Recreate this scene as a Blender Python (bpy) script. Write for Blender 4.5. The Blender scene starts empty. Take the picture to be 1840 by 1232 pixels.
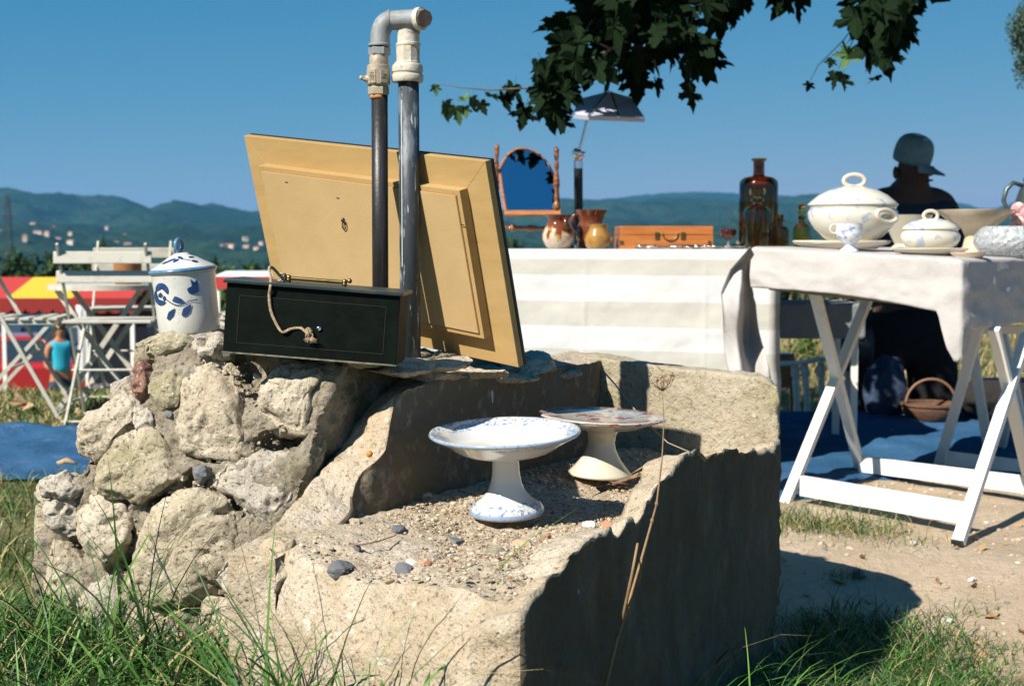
import bpy, math, random
import numpy as np
from mathutils import Vector, Matrix, Euler
random.seed(7); RNG = np.random.default_rng(7)
SC = bpy.context.scene
COL = SC.collection
# ------------------------------------------------------------------ camera
F = 2555.0; CX, CY = 920.0, 616.0; EYE = 0.80
TH = math.atan((616 - 440) / F)
cam_d = bpy.data.cameras.new('camera'); cam = bpy.data.objects.new('camera', cam_d); COL.objects.link(cam)
cam.location = (0, 0, EYE); cam.rotation_euler = (math.pi / 2 - TH, 0, 0)
cam_d.sensor_width = 36; cam_d.lens = 36 * F / 1840
cam_d.clip_start = .05; cam_d.clip_end = 60000
cam_d.dof.use_dof = True; cam_d.dof.focus_distance = 2.32; cam_d.dof.aperture_fstop = 8.5
SC.camera = cam
# ------------------------------------------------------------------ light
SUN = Vector((-.525, -.535, .67)).normalized()
w = bpy.data.worlds.new('World'); SC.world = w; w.use_nodes = True
nt = w.node_tree; nt.nodes.clear()
out = nt.nodes.new('ShaderNodeOutputWorld'); bg = nt.nodes.new('ShaderNodeBackground'); sky = nt.nodes.new('ShaderNodeTexSky')
sky.sky_type = 'NISHITA'; sky.sun_disc = False
sky.sun_elevation = math.asin(SUN.z); sky.sun_rotation = math.atan2(SUN.x, SUN.y)
sky.altitude = 200; sky.air_density = 0.5; sky.dust_density = 0.0; sky.ozone_density = 6.0
sp_ = nt.nodes.new('ShaderNodeSeparateColor'); cb_ = nt.nodes.new('ShaderNodeCombineColor'); nt.links.new(sky.outputs[0], sp_.inputs[0])
for _i, (_g, _k) in enumerate(((1.4, .40), (.52, 1.27), (.26, 2.30))):      # film response of the blue sky
    _p = nt.nodes.new('ShaderNodeMath'); _p.operation = 'POWER'; _p.inputs[1].default_value = _g; _m = nt.nodes.new('ShaderNodeMath'); _m.operation = 'MULTIPLY'; _m.inputs[1].default_value = _k
    nt.links.new(sp_.outputs[_i], _p.inputs[0]); nt.links.new(_p.outputs[0], _m.inputs[0]); nt.links.new(_m.outputs[0], cb_.inputs[_i])
nt.links.new(cb_.outputs[0], bg.inputs[0]); nt.links.new(bg.outputs[0], out.inputs[0]); bg.inputs[1].default_value = .073
sl = bpy.data.lights.new('sun', 'SUN'); so = bpy.data.objects.new('sun', sl); COL.objects.link(so)
sl.energy = 4.6; sl.angle = math.radians(.5); sl.color = (1, .935, .83)
so.rotation_euler = SUN.to_track_quat('Z', 'Y').to_euler(); so.location = (-4, -3, 6)
SC.view_settings.view_transform = 'Standard'; SC.view_settings.look = 'None'
SC.view_settings.exposure = 0.92; SC.view_settings.gamma = 1; SC.view_settings.use_curve_mapping = False
SC.render.engine = 'CYCLES'; SC.cycles.use_denoising = True
SC.cycles.max_bounces = 8; SC.cycles.volume_bounces = 1; SC.cycles.transparent_max_bounces = 12
# ------------------------------------------------------------------ helpers
_c, _s = math.cos(TH), math.sin(TH)
def P(px, py, y):
    """world point seen at photo pixel (px,py) at ground distance y from the camera"""
    u = (px - CX) / F; v = (CY - py) / F
    d = np.array([u, _c + v * _s, -_s + v * _c]); d = d / d[1] * y
    return Vector((d[0], d[1], d[2] + EYE))
def PH(px, py, h):
    """world point seen at pixel with height h"""
    u = (px - CX) / F; v = (CY - py) / F
    d = np.array([u, _c + v * _s, -_s + v * _c]); k = (h - EYE) / d[2]
    return Vector((d[0] * k, d[1] * k, h))
def _hash(ix, iy, iz, seed):
    n = (ix * 374761393 + iy * 668265263 + iz * 2147483647 + seed * 974634777) & 0xFFFFFFFF
    n = ((n ^ (n >> 13)) * 1274126177) & 0xFFFFFFFF
    n = ((n ^ (n >> 16)) * 2246822519) & 0xFFFFFFFF
    return ((n ^ (n >> 15)) & 0xFFFFFF) / float(0xFFFFFF)
def vnoise(p, seed=0):
    p = np.asarray(p, dtype=np.float64); i = np.floor(p).astype(np.int64); f = p - i; f = f * f * (3 - 2 * f)
    x, y, z = i[:, 0], i[:, 1], i[:, 2]; r = 0
    for a in (0, 1):
        wa = f[:, 0] if a else 1 - f[:, 0]
        for b in (0, 1):
            wb = f[:, 1] if b else 1 - f[:, 1]
            for c in (0, 1):
                wc = f[:, 2] if c else 1 - f[:, 2]
                r = r + _hash(x + a, y + b, z + c, seed) * wa * wb * wc
    return r * 2 - 1
def fbm(p, scale=1, octv=4, seed=0, gain=.5):
    p = np.asarray(p) * scale; r = 0; a = 1; t = 0
    for o in range(octv):
        r = r + a * vnoise(p * (2.03 ** o) + o * 17.3, seed + o); t += a; a *= gain
    return r / t
def vnormals(V, Fc):
    N = np.zeros_like(V); Fc = np.asarray(Fc)
    n = np.cross(V[Fc[:, 2]] - V[Fc[:, 0]], V[Fc[:, -1]] - V[Fc[:, 1]])
    for k in range(Fc.shape[1]): np.add.at(N, Fc[:, k], n)
    return N / (np.linalg.norm(N, axis=1)[:, None] + 1e-12)
def link_mesh(name, V, Fc, mat=None, parent=None, smooth=True, local=False, mats=None, midx=None):
    me = bpy.data.meshes.new(name)
    V = np.asarray(V, dtype=np.float64)
    if parent is not None and not local: V = V - np.array(parent.location)
    if isinstance(Fc, np.ndarray):
        n, k = Fc.shape
        me.vertices.add(len(V)); me.vertices.foreach_set('co', V.ravel())
        me.loops.add(n * k); me.loops.foreach_set('vertex_index', Fc.ravel().astype(np.int32))
        me.polygons.add(n); me.polygons.foreach_set('loop_start', np.arange(0, n * k, k, dtype=np.int32))
        me.update(calc_edges=True); me.validate()
    else:
        me.from_pydata([tuple(v) for v in V], [], [tuple(f) for f in Fc]); me.validate()
    if mats:
        for m in mats: me.materials.append(m)
        if midx is not None: me.polygons.foreach_set('material_index', np.asarray(midx, dtype=np.int32))
    elif mat: me.materials.append(mat)
    me.polygons.foreach_set('use_smooth', [bool(smooth)] * len(me.polygons)); me.update()
    o = bpy.data.objects.new(name, me); COL.objects.link(o)
    if parent is not None: o.parent = parent
    return o
class MB:
    """collects shapes, links them as one mesh"""
    def __init__(s): s.v = []; s.f = []
    def add(s, V, Fc):
        b = len(s.v); s.v += [tuple(v) for v in V]; s.f += [tuple(i + b for i in f) for f in Fc]; return s
    def box(s, c, h, R=None, bev=0):
        c = Vector(c); R = R or Matrix.Identity(3)
        V = []
        for x in (-1, 1):
            for y in (-1, 1):
                for z in (-1, 1): V.append(c + R @ Vector((x * h[0], y * h[1], z * h[2])))
        return s.add(V, [(0, 1, 3, 2), (4, 6, 7, 5), (0, 4, 5, 1), (2, 3, 7, 6), (0, 2, 6, 4), (1, 5, 7, 3)])
    def beam(s, a, b, wd, th, up=(0, 0, 1)):
        a = Vector(a); b = Vector(b); d = (b - a); L = d.length; d.normalize()
        u = Vector(up); x = d.cross(u)
        if x.length < 1e-4: x = d.cross(Vector((0, 1, 0)))
        x.normalize(); u = x.cross(d)
        R = Matrix((d, x, u)).transposed()
        return s.box((a + b) / 2, (L / 2, wd / 2, th / 2), R)
    def tube(s, pts, r, n=10, caps=True):
        pts = [Vector(p) for p in pts]; rs = r if hasattr(r, '__len__') else [r] * len(pts)
        V = []; up = None
        for i, p in enumerate(pts):
            d = (pts[min(i + 1, len(pts) - 1)] - pts[max(i - 1, 0)]).normalized()
            if up is None:
                up = Vector((0, 0, 1)) if abs(d.z) < .9 else Vector((1, 0, 0))
            x = d.cross(up).normalized(); up = x.cross(d).normalized()
            for k in range(n):
                a = 2 * math.pi * k / n; V.append(p + (x * math.cos(a) + up * math.sin(a)) * rs[i])
        Fc = []
        for i in range(len(pts) - 1):
            for k in range(n): Fc.append((i * n + k, i * n + (k + 1) % n, (i + 1) * n + (k + 1) % n, (i + 1) * n + k))
        if caps: Fc.append(tuple(range(n))[::-1]); Fc.append(tuple((len(pts) - 1) * n + k for k in range(n)))
        return s.add(V, Fc)
    def lathe(s, prof, n=32, c=(0, 0, 0), R=None, sx=1, sy=1, wob=None):
        c = Vector(c); R = R or Matrix.Identity(3); V = []; Fc = []
        for r, z in prof:
            for k in range(n):
                a = 2 * math.pi * k / n; rr = r * (wob(a) if wob else 1)
                V.append(c + R @ Vector((rr * sx * math.cos(a), rr * sy * math.sin(a), z)))
        for i in range(len(prof) - 1):
            for k in range(n): Fc.append((i * n + k, i * n + (k + 1) % n, (i + 1) * n + (k + 1) % n, (i + 1) * n + k))
        if prof[0][0] > 1e-5: Fc.append(tuple(range(n))[::-1])
        if prof[-1][0] > 1e-5: Fc.append(tuple((len(prof) - 1) * n + k for k in range(n)))
        return s.add(V, Fc)
    def ball(s, c, r, n=16, R=None):
        r = r if hasattr(r, '__len__') else (r, r, r)
        prof = [(max(1e-6, math.sin(math.pi * i / 10)), -math.cos(math.pi * i / 10)) for i in range(11)]
        m = MB().lathe(prof, n)
        R = R or Matrix.Identity(3)
        return s.add([Vector(c) + R @ Vector((v[0] * r[0], v[1] * r[1], v[2] * r[2])) for v in m.v], m.f)
    def torus(s, c, r, t, R=None, n=24, m=10, a0=0, a1=2 * math.pi):
        R = R or Matrix.Identity(3); full = abs(a1 - a0 - 2 * math.pi) < 1e-6
        pts = [Vector(c) + R @ Vector((r * math.cos(a0 + (a1 - a0) * i / n), r * math.sin(a0 + (a1 - a0) * i / n), 0)) for i in range(n + 1)]
        return s.tube(pts, t, m, caps=not full)
    def build(s, name, mat, parent=None, smooth=False, local=False, bevel=0, sub=0, auto=None):
        o = link_mesh(name, s.v, s.f, mat, parent, smooth, local)
        if bevel:
            b = o.modifiers.new('bevel', 'BEVEL'); b.width = bevel; b.segments = 2; b.limit_method = 'ANGLE'; b.angle_limit = math.radians(40)
        if sub:
            q = o.modifiers.new('sub', 'SUBSURF'); q.levels = sub; q.render_levels = sub
        if auto:
            o.data.set_sharp_from_angle(angle=math.radians(auto))
        return o
def tag(o, label=None, cat=None, group=None, kind=None):
    if label: o['label'] = label
    if cat: o['category'] = cat
    if group: o['group'] = group
    if kind: o['kind'] = kind
    return o
def thing(name, label, cat, loc=(0, 0, 0), rot=(0, 0, 0), group=None):
    o = bpy.data.objects.new(name, None); COL.objects.link(o); o.empty_display_size = .05
    o.location = loc; o.rotation_euler = rot
    return tag(o, label, cat, group)
def copy_tree(o, parent=None):
    c = o.copy(); COL.objects.link(c); c.parent = parent
    for ch in list(o.children): copy_tree(ch, c)
    return c
def cuboid(nx, ny, nz, fn):
    """closed grid over a unit cube mapped through fn(U)->XYZ (both N x 3 arrays)"""
    idx = {}; V = []; Fc = []
    def vid(i, j, k):
        t = (i, j, k)
        if t not in idx: idx[t] = len(V); V.append((i / nx, j / ny, k / nz))
        return idx[t]
    for i in range(nx):
        for j in range(ny):
            Fc.append((vid(i, j, 0), vid(i, j + 1, 0), vid(i + 1, j + 1, 0), vid(i + 1, j, 0)))
            Fc.append((vid(i, j, nz), vid(i + 1, j, nz), vid(i + 1, j + 1, nz), vid(i, j + 1, nz)))
    for i in range(nx):
        for k in range(nz):
            Fc.append((vid(i, 0, k), vid(i + 1, 0, k), vid(i + 1, 0, k + 1), vid(i, 0, k + 1)))
            Fc.append((vid(i, ny, k), vid(i, ny, k + 1), vid(i + 1, ny, k + 1), vid(i + 1, ny, k)))
    for j in range(ny):
        for k in range(nz):
            Fc.append((vid(0, j, k), vid(0, j, k + 1), vid(0, j + 1, k + 1), vid(0, j + 1, k)))
            Fc.append((vid(nx, j, k), vid(nx, j + 1, k), vid(nx, j + 1, k + 1), vid(nx, j, k + 1)))
    U = np.array(V); return fn(U), np.array(Fc)
def roughen(V, Fc, layers, seed=0):
    N = vnormals(V, Fc); d = 0
    for sc, amp, oc in layers:
        n = fbm(V, sc, oc, seed); seed += 11; d = d + n * amp
    return V + N * d[:, None]
def interp(x, pts):
    xs = [p[0] for p in pts]; ys = [p[1] for p in pts]; return np.interp(x, xs, ys)
# ------------------------------------------------------------------ materials
MATS = {}
def mat(name, col, rough=.8, mixes=(), bump=(), metal=0, spec=.5, coat=0, trans=0, coord='Object', rvar=0, sss=0, ior=1.45):
    """mixes: (colour, noise scale, low, high, detail[, stretch]) ; bump: (scale, distance, kind)"""
    if name in MATS: return MATS[name]
    m = bpy.data.materials.new(name); m.use_nodes = True; t = m.node_tree; n = t.nodes; l = t.links
    b = n['Principled BSDF']; tc = n.new('ShaderNodeTexCoord'); src = tc.outputs[coord]
    def rgb(c):
        r = n.new('ShaderNodeRGB'); r.outputs[0].default_value = (*c, 1); return r.outputs[0]
    cur = rgb(col)
    for mx in mixes:
        c2, sc, lo, hi, det = mx[:5]; v = src
        if len(mx) > 5:
            mp = n.new('ShaderNodeMapping'); mp.inputs['Scale'].default_value = mx[5]; l.new(src, mp.inputs[0]); v = mp.outputs[0]
        if det == 'V':
            q = n.new('ShaderNodeTexVoronoi'); q.inputs['Scale'].default_value = sc; l.new(v, q.inputs['Vector']); fo = q.outputs['Distance']
        else:
            q = n.new('ShaderNodeTexNoise'); q.inputs['Scale'].default_value = sc; q.inputs['Detail'].default_value = det; q.inputs['Roughness'].default_value = .6
            l.new(v, q.inputs['Vector']); fo = q.outputs['Fac']
        mr = n.new('ShaderNodeMapRange'); mr.inputs[1].default_value = lo; mr.inputs[2].default_value = hi; l.new(fo, mr.inputs[0])
        mi = n.new('ShaderNodeMix'); mi.data_type = 'RGBA'; l.new(mr.outputs[0], mi.inputs[0]); l.new(cur, mi.inputs[6]); l.new(rgb(c2), mi.inputs[7]); cur = mi.outputs[2]
    l.new(cur, b.inputs['Base Color'])
    b.inputs['Roughness'].default_value = rough; b.inputs['Metallic'].default_value = metal
    b.inputs['Specular IOR Level'].default_value = spec; b.inputs['Coat Weight'].default_value = coat; b.inputs['Coat Roughness'].default_value = .05
    b.inputs['Transmission Weight'].default_value = trans; b.inputs['IOR'].default_value = ior
    if sss: b.inputs['Subsurface Weight'].default_value = sss; b.inputs['Subsurface Radius'].default_value = (.01, .006, .004)
    if rvar:
        q = n.new('ShaderNodeTexNoise'); q.inputs['Scale'].default_value = 40; l.new(src, q.inputs['Vector'])
        mr = n.new('ShaderNodeMapRange'); mr.inputs[3].default_value = rough - rvar; mr.inputs[4].default_value = rough + rvar; l.new(q.outputs['Fac'], mr.inputs[0]); l.new(mr.outputs[0], b.inputs['Roughness'])
    prev = None
    for bp in bump:
        sc, dist, kind = bp[:3]; v = src
        if len(bp) > 3:
            mp = n.new('ShaderNodeMapping'); mp.inputs['Scale'].default_value = bp[3]; l.new(src, mp.inputs[0]); v = mp.outputs[0]
        if kind == 'P':
            vq = n.new('ShaderNodeTexVoronoi'); vq.inputs['Scale'].default_value = sc; vq.inputs['Randomness'].default_value = 1
            q = vq; mq = n.new('ShaderNodeMapRange'); mq.inputs[1].default_value = .05; mq.inputs[2].default_value = .30; l.new(vq.outputs['Distance'], mq.inputs[0]); fo = mq.outputs[0]
        elif kind == 'V':
            q = n.new('ShaderNodeTexVoronoi'); q.feature = 'SMOOTH_F1'; q.inputs['Scale'].default_value = sc; q.inputs['Smoothness'].default_value = .3; fo = q.outputs['Distance']
        else:
            q = n.new('ShaderNodeTexNoise'); q.inputs['Scale'].default_value = sc; q.inputs['Detail'].default_value = 8; q.inputs['Roughness'].default_value = .65; fo = q.outputs['Fac']
        l.new(v, q.inputs['Vector'])
        bn = n.new('ShaderNodeBump'); bn.inputs['Distance'].default_value = dist; bn.inputs['Strength'].default_value = 1
        l.new(fo, bn.inputs['Height'])
        if prev: l.new(prev, bn.inputs['Normal'])
        prev = bn.outputs[0]
    if prev: l.new(prev, b.inputs['Normal'])
    MATS[name] = m; return m
GRIT = ((14, .012, 'N'), (70, .006, 'N'), (190, .0035, 'N'))
M_conc = mat('weathered_concrete', (.45, .365, .255), .95, ((.0, 0, 0, 0, 0),) if 0 else (((.54, .46, .36), 9, .42, .62, 5), ((.30, .25, .16), 5, .55, .72, 6), ((.17, .14, .10), 120, .56, .70, 3), ((.62, .56, .47), 60, .58, .70, 4), ((.20, .16, .11), 330, .60, .68, 2)), ((11, .010, 'N'), (90, .004, 'N'), (75, .0022, 'P'), (210, .0030, 'N')), spec=.2)
M_mortar = mat('old_mortar', (.43, .365, .27), .95, (((.53, .46, .36), 12, .42, .62, 5), ((.26, .23, .13), 6, .54, .68, 6), ((.16, .14, .10), 90, .58, .72, 3), ((.58, .53, .44), 40, .58, .72, 4)), ((20, .02, 'N'), (80, .009, 'N'), (200, .005, 'N')), spec=.2)
def stone_mat(name, c, c2, lich=.6):
    return mat(name, c, .92, ((c2, 10, .40, .62, 6), ((.27, .245, .14), 7, lich, lich + .2, 6), ((.12, .10, .07), 150, .57, .70, 2), ((.62, .57, .48), 110, .60, .72, 2)), ((12, .012, 'N'), (60, .006, 'N'), (180, .0035, 'N')), spec=.25)
M_st = [stone_mat('buff_granite', (.43, .36, .26), (.53, .46, .36)), stone_mat('yellow_granite', (.41, .35, .24), (.50, .43, .32), .56),
        stone_mat('grey_granite', (.38, .34, .28), (.48, .43, .36)), stone_mat('olive_stone', (.33, .29, .19), (.42, .37, .26), .55)]
M_red = stone_mat('red_porphyry', (.20, .09, .07), (.30, .17, .13), .7)
M_slate = mat('dark_slate', (.10, .105, .115), .75, (((.17, .17, .175), 20, .4, .7, 5),), ((50, .004, 'N'),))
M_white = mat('white_paint', (.78, .76, .70), .45, (((.62, .59, .52), 9, .55, .75, 5),), ((60, .0006, 'N'),))
M_chrome = mat('chrome', (.75, .76, .78), .12, metal=1)
M_blackmetal = mat('black_metal', (.012, .012, .014), .35)
def ceramic(name, c, mixes=(), rough=.12): return mat(name, c, rough, mixes, (), coat=.5)
M_cream = ceramic('cream_glaze', (.58, .53, .42))
M_floral = ceramic('floral_cream_glaze', (.60, .57, .49), (((.30, .36, .48), 30, .56, .64, 4), ((.62, .58, .44), 6, .5, .8, 2)))
M_amber = mat('amber_glass', (.55, .22, .04), .03, trans=1, ior=1.5)
M_amber_l = mat('light_amber_glass', (.82, .48, .14), .03, trans=1, ior=1.5)
M_wood = mat('varnished_wood', (.26, .09, .028), .3, (((.42, .17, .05), 12, .4, .65, 4, (1, 1, 12)),), coat=.3)
M_turned = mat('turned_wood', (.16, .055, .02), .35, (((.28, .11, .04), 30, .4, .65, 3),), coat=.2)
M_linen = mat('linen', (.46, .435, .42), .85, (((.42, .395, .38), 14, .4, .7, 4),), ((6, .008, 'N'), (320, .0006, 'N')), spec=.15)
# ------------------------------------------------------------------ terrain
def gz(x, y):
    x = np.asarray(x, float); y = np.asarray(y, float)
    edge = np.interp(x, [-1, -.2, .8, 1.2], [7.75, 7.6, 6.75, 6.62])
    d = y - edge
    left = np.interp(d, [0, .5, 2, 6.5, 10, 25, 100, 400, 1500, 9000], [0, -.35, -1.0, -1.72, -1.98, -2.4, -8, -24, -60, -60])
    right = np.interp(d, [0, .06, .14, 2.5, 3.6, 6, 8, 25, 100, 400, 1500, 9000], [0, -.3, -.55, -.5, -.3, .12, -.6, -2.4, -8, -24, -60, -60])
    t = np.clip((x - .3) / .9, 0, 1); t = t * t * (3 - 2 * t)
    z = left * (1 - t) + right * t
    mound = .09 * np.exp(-(((x + .75) / .45) ** 2 + ((y - 2.3) / .45) ** 2)) - .12 * np.exp(-(((x - .9) / .6) ** 2 + ((y - 2.95) / .55) ** 2))
    p = np.stack([x, y, 0 * x], -1).reshape(-1, 3)
    n = (fbm(p, 1.3, 4, 5) * .022 + fbm(p, 9, 3, 9) * .006).reshape(x.shape)
    amp = np.clip(1 + (y - 8) * .02, 1, 8)
    return z + mound + n * amp
def axis(near, step, far, lo):
    a = list(np.arange(lo, near, step)); s = step
    while a[-1] < far: s *= 1.13; a.append(a[-1] + s)
    return np.array(a)
ys = np.concatenate([-axis(1.0, .2, 3000, .0)[::-1][:-1] , axis(8.2, .035, 14000, 0.0)])
xr = axis(2.6, .04, 12000, 0.0); xs = np.concatenate([-xr[::-1][:-1], xr])
X, Y = np.meshgrid(xs, ys); Z = gz(X, Y)
nr, nc = X.shape; ii = np.arange(nr * nc).reshape(nr, nc)
quads = np.stack([ii[:-1, :-1], ii[:-1, 1:], ii[1:, 1:], ii[1:, :-1]], -1).reshape(-1, 4)
V = np.stack([X, Y, Z], -1).reshape(-1, 3)
def dirt_mask(x, y):
    p = np.stack([x, y, 0 * x], -1)
    n = fbm(p, 2.2, 4, 31) * .35
    m = np.clip((x - .25) * 2.2, 0, 1) * np.clip((y - 2.75 + np.clip(1.15 - x, -1, 0) * .1) * 2.2 + n * 2.2 + .15, 0, 1) * np.clip((7.5 - y) * 2, 0, 1)
    return np.clip(m, 0, 1)
m = bpy.data.materials.new('ground_soil'); m.use_nodes = True; t = m.node_tree; n = t.nodes; l = t.links; b = n['Principled BSDF']
at = n.new('ShaderNodeAttribute'); at.attribute_name = 'dirt'; tc = n.new('ShaderNodeTexCoord')
def noise(sc, det=6):
    q = n.new('ShaderNodeTexNoise'); q.inputs['Scale'].default_value = sc; q.inputs['Detail'].default_value = det; q.inputs['Roughness'].default_value = .65; l.new(tc.outputs['Object'], q.inputs['Vector']); return q.outputs['Fac']
def ramp(f, a, ca, bb, cb):
    r = n.new('ShaderNodeValToRGB'); r.color_ramp.elements[0].position = a; r.color_ramp.elements[0].color = (*ca, 1); r.color_ramp.elements[1].position = bb; r.color_ramp.elements[1].color = (*cb, 1); l.new(f, r.inputs[0]); return r.outputs[0]
def mixc(f, a, b_):
    mi = n.new('ShaderNodeMix'); mi.data_type = 'RGBA'
    if isinstance(f, float): mi.inputs[0].default_value = f
    else: l.new(f, mi.inputs[0])
    l.new(a, mi.inputs[6]); l.new(b_, mi.inputs[7]); return mi.outputs[2]
soil = mixc(ramp(noise(40), .45, (0, 0, 0), .7, (1, 1, 1)), ramp(noise(3), .35, (.42, .32, .22), .65, (.56, .45, .33)), ramp(noise(300, 3), .4, (.25, .19, .13), .6, (.56, .48, .38)))
gr = mixc(ramp(noise(6), .42, (0, 0, 0), .62, (1, 1, 1)), ramp(noise(60), .35, (.045, .06, .02), .65, (.12, .13, .045)), ramp(noise(90), .35, (.16, .13, .06), .7, (.30, .25, .13)))
far = ramp(noise(.02), .4, (.03, .05, .02), .62, (.09, .09, .04))
sep = n.new('ShaderNodeSeparateXYZ'); l.new(tc.outputs['Object'], sep.inputs[0])
fm = n.new('ShaderNodeMapRange'); fm.inputs[1].default_value = 12; fm.inputs[2].default_value = 60; l.new(sep.outputs[1], fm.inputs[0])
l.new(mixc(at.outputs['Fac'], mixc(fm.outputs[0], gr, far), soil), b.inputs['Base Color']); b.inputs['Roughness'].default_value = .95; b.inputs['Specular IOR Level'].default_value = .15
bn = n.new('ShaderNodeBump'); bn.inputs['Distance'].default_value = .012; l.new(noise(35, 10), bn.inputs['Height'])
bn2 = n.new('ShaderNodeBump'); bn2.inputs['Distance'].default_value = .006; l.new(noise(150, 6), bn2.inputs['Height']); l.new(bn.outputs[0], bn2.inputs['Normal']); l.new(bn2.outputs[0], b.inputs['Normal'])
gnd = link_mesh('ground', V, quads, m); tag(gnd, kind='structure')
a = gnd.data.attributes.new('dirt', 'FLOAT', 'POINT'); a.data.foreach_set('value', dirt_mask(V[:, 0], V[:, 1]).astype(np.float32))
# ------------------------------------------------------------------ far hills and town
def hill(dist, sky_pts, base, depth, mt, seed, rough=.012):
    pxs = np.arange(-900, 2750, 9.0); top = np.array([interp(p, sky_pts) for p in pxs])
    H = (440 - top) / F * dist + EYE; Xr = (pxs - CX) / F * dist
    rows = 46; VV = []
    for r in range(rows):
        q = r / (rows - 1); prof = 1 - (1 - q) ** 1.5 if q < 1 else 1
        yy = dist - depth * (1 - q); xx = Xr
        pp = np.stack([xx, np.full_like(xx, yy), 0 * xx], -1) / dist
        nn = fbm(pp, 30, 5, seed) * dist * rough * (4 * q * (1 - q) + .25)
        VV.append(np.stack([xx, np.full_like(xx, yy), base + (H - base) * prof + nn * (q < 1) + (fbm(pp, 400, 2, seed + 3) * dist * .0007)], -1))
    for q in (.3, .7, 1):
        VV.append(np.stack([Xr, np.full_like(Xr, dist + depth * q), base + (H - base) * (1 - q)], -1))
    VV = np.array(VV); R_, C_ = VV.shape[:2]; ii = np.arange(R_ * C_).reshape(R_, C_)
    q4 = np.stack([ii[:-1, :-1], ii[:-1, 1:], ii[1:, 1:], ii[1:, :-1]], -1).reshape(-1, 4)
    o = link_mesh('hills', VV.reshape(-1, 3), q4, mt); tag(o, kind='structure'); return VV
M_forest = mat('forest_cover', (.012, .036, .020), .95, (((.028, .058, .028), .004, .42, .6, 8), ((.06, .08, .04), .012, .6, .72, 6), ((.012, .028, .012), .03, .52, .62, 6)), ((.02, 25, 'N'),), spec=.1)
hill(11000, [(-900, 372), (0, 372), (200, 376), (300, 377), (400, 381), (640, 395), (880, 392), (960, 385), (1080, 358), (1180, 349), (1240, 345), (1290, 347), (1340, 352), (1420, 362), (1600, 366), (1750, 378), (1900, 372), (2700, 366)], -70, 2600, M_forest, 3)
hill(7200, [(-900, 352), (-300, 350), (0, 355), (60, 356), (130, 357), (210, 357), (243, 362), (275, 377), (310, 383), (345, 383), (372, 378), (395, 371), (420, 378), (450, 385), (520, 392), (700, 402), (880, 395), (960, 372), (1020, 362), (1090, 361), (1160, 364), (1250, 366), (1330, 372), (1390, 366), (1440, 358), (1500, 361), (1580, 374), (1700, 385), (1840, 380), (2700, 372)], -70, 2900, M_forest, 9)
vt = hill(4600, [(-900, 398), (0, 402), (150, 405), (270, 410), (400, 412), (500, 415), (880, 418), (1000, 408), (1200, 404), (1340, 408), (1500, 404), (1840, 410), (2700, 404)], -62, 2300, M_forest, 21)
def valley_z(px, dist):
    rowy = vt[:46, 0, 1]; r = int(np.argmin(abs(rowy - dist))); c = int(np.argmin(abs(vt[r, :, 0] - (px - CX) / F * dist))); return vt[r, c, 2]
ORD = 'first second third fourth fifth sixth seventh eighth ninth tenth eleventh twelfth thirteenth fourteenth fifteenth sixteenth seventeenth eighteenth nineteenth twentieth'.split(); ORD += ['twenty-' + o_ for o_ in ORD[:9]] + ['thirtieth', 'thirty-first', 'thirty-second', 'thirty-third', 'thirty-fourth', 'thirty-fifth', 'thirty-sixth']
# town houses
M_render = [mat('pale_render_%s' % 'abc'[i], c, .9) for i, c in enumerate([(.62, .50, .38), (.68, .60, .50), (.55, .42, .33)])]
M_tile = mat('terracotta_roof', (.38, .17, .10), .9)
def house(px, py, dist, wd, ht, dp, k, lab):
    base = P(px, py, dist); z0 = base.z
    t = thing('house', lab, 'house', base, (0, 0, random.uniform(-.6, .6)), 'pale houses scattered over the far hillside')
    MB().box((0, 0, ht / 2 - 3), (wd / 2, dp / 2, ht / 2 + 3)).build('wall', M_render[k], t, local=True)
    rf = MB(); e = .8
    V = [(-wd / 2 - e, -dp / 2 - e, ht), (wd / 2 + e, -dp / 2 - e, ht), (wd / 2 + e, dp / 2 + e, ht), (-wd / 2 - e, dp / 2 + e, ht), (-wd / 2 + 1, 0, ht + dp * .22), (wd / 2 - 1, 0, ht + dp * .22)]
    rf.add(V, [(0, 1, 5, 4), (1, 2, 5), (2, 3, 4, 5), (3, 0, 4), (3, 2, 1, 0)]).build('roof', M_tile, t, local=True)
    wm = MB()
    for q in (-.3, 0, .3): wm.box((wd * q, -dp / 2 - .05, ht * .5), (wd * .05, .08, ht * .16))
    wm.build('shutter', mat('shutter_brown', (.12, .08, .06), .8), t, local=True)
hs = [(2, 409, 9), (2, 419, 8), (60, 404, 11), (68, 421, 12), (97, 410, 5), (107, 423, 13), (105, 433, 8), (128, 438, 12), (127, 421, 6), (160, 434, 7), (152, 424, 9), (177, 430, 9), (200, 434, 9), (205, 440, 13), (226, 426, 7), (230, 441, 11), (276, 432, 7), (193, 412, 5), (404, 446, 12), (417, 444, 10), (441, 431, 8), (443, 447, 10), (462, 449, 9), (470, 440, 7), (1098, 433, 7), (85, 423, 8), (45, 430, 7), (1310, 436, 12), (1292, 432, 8), (1330, 438, 9), (1560, 432, 9), (1010, 437, 6)]
hs.sort()
for i, (px, py, wp) in enumerate(hs):
    d = 3400 + (440 - py) * 12
    side = 'left of the blue and white jar' if px < 500 else 'beyond the striped table'
    # find slope surface near that pixel
    best = None
    for r in range(46):
        c = int(np.argmin(abs(vt[r, :, 0] / vt[r, 0, 1] * F + CX - px))); v = vt[r, c]; q = 440 - (v[2] - EYE) / v[1] * F
        if best is None or abs(q - py) < best[0]: best = (abs(q - py), v[1])
    d = best[1] - 6
    house(px, py, d, wp * 1.15 * d / F, 5 + (i % 3) * 1.6, 9, i % 3, 'tiny pale far house, %s from the left, %s' % (ORD[i], side))
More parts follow.
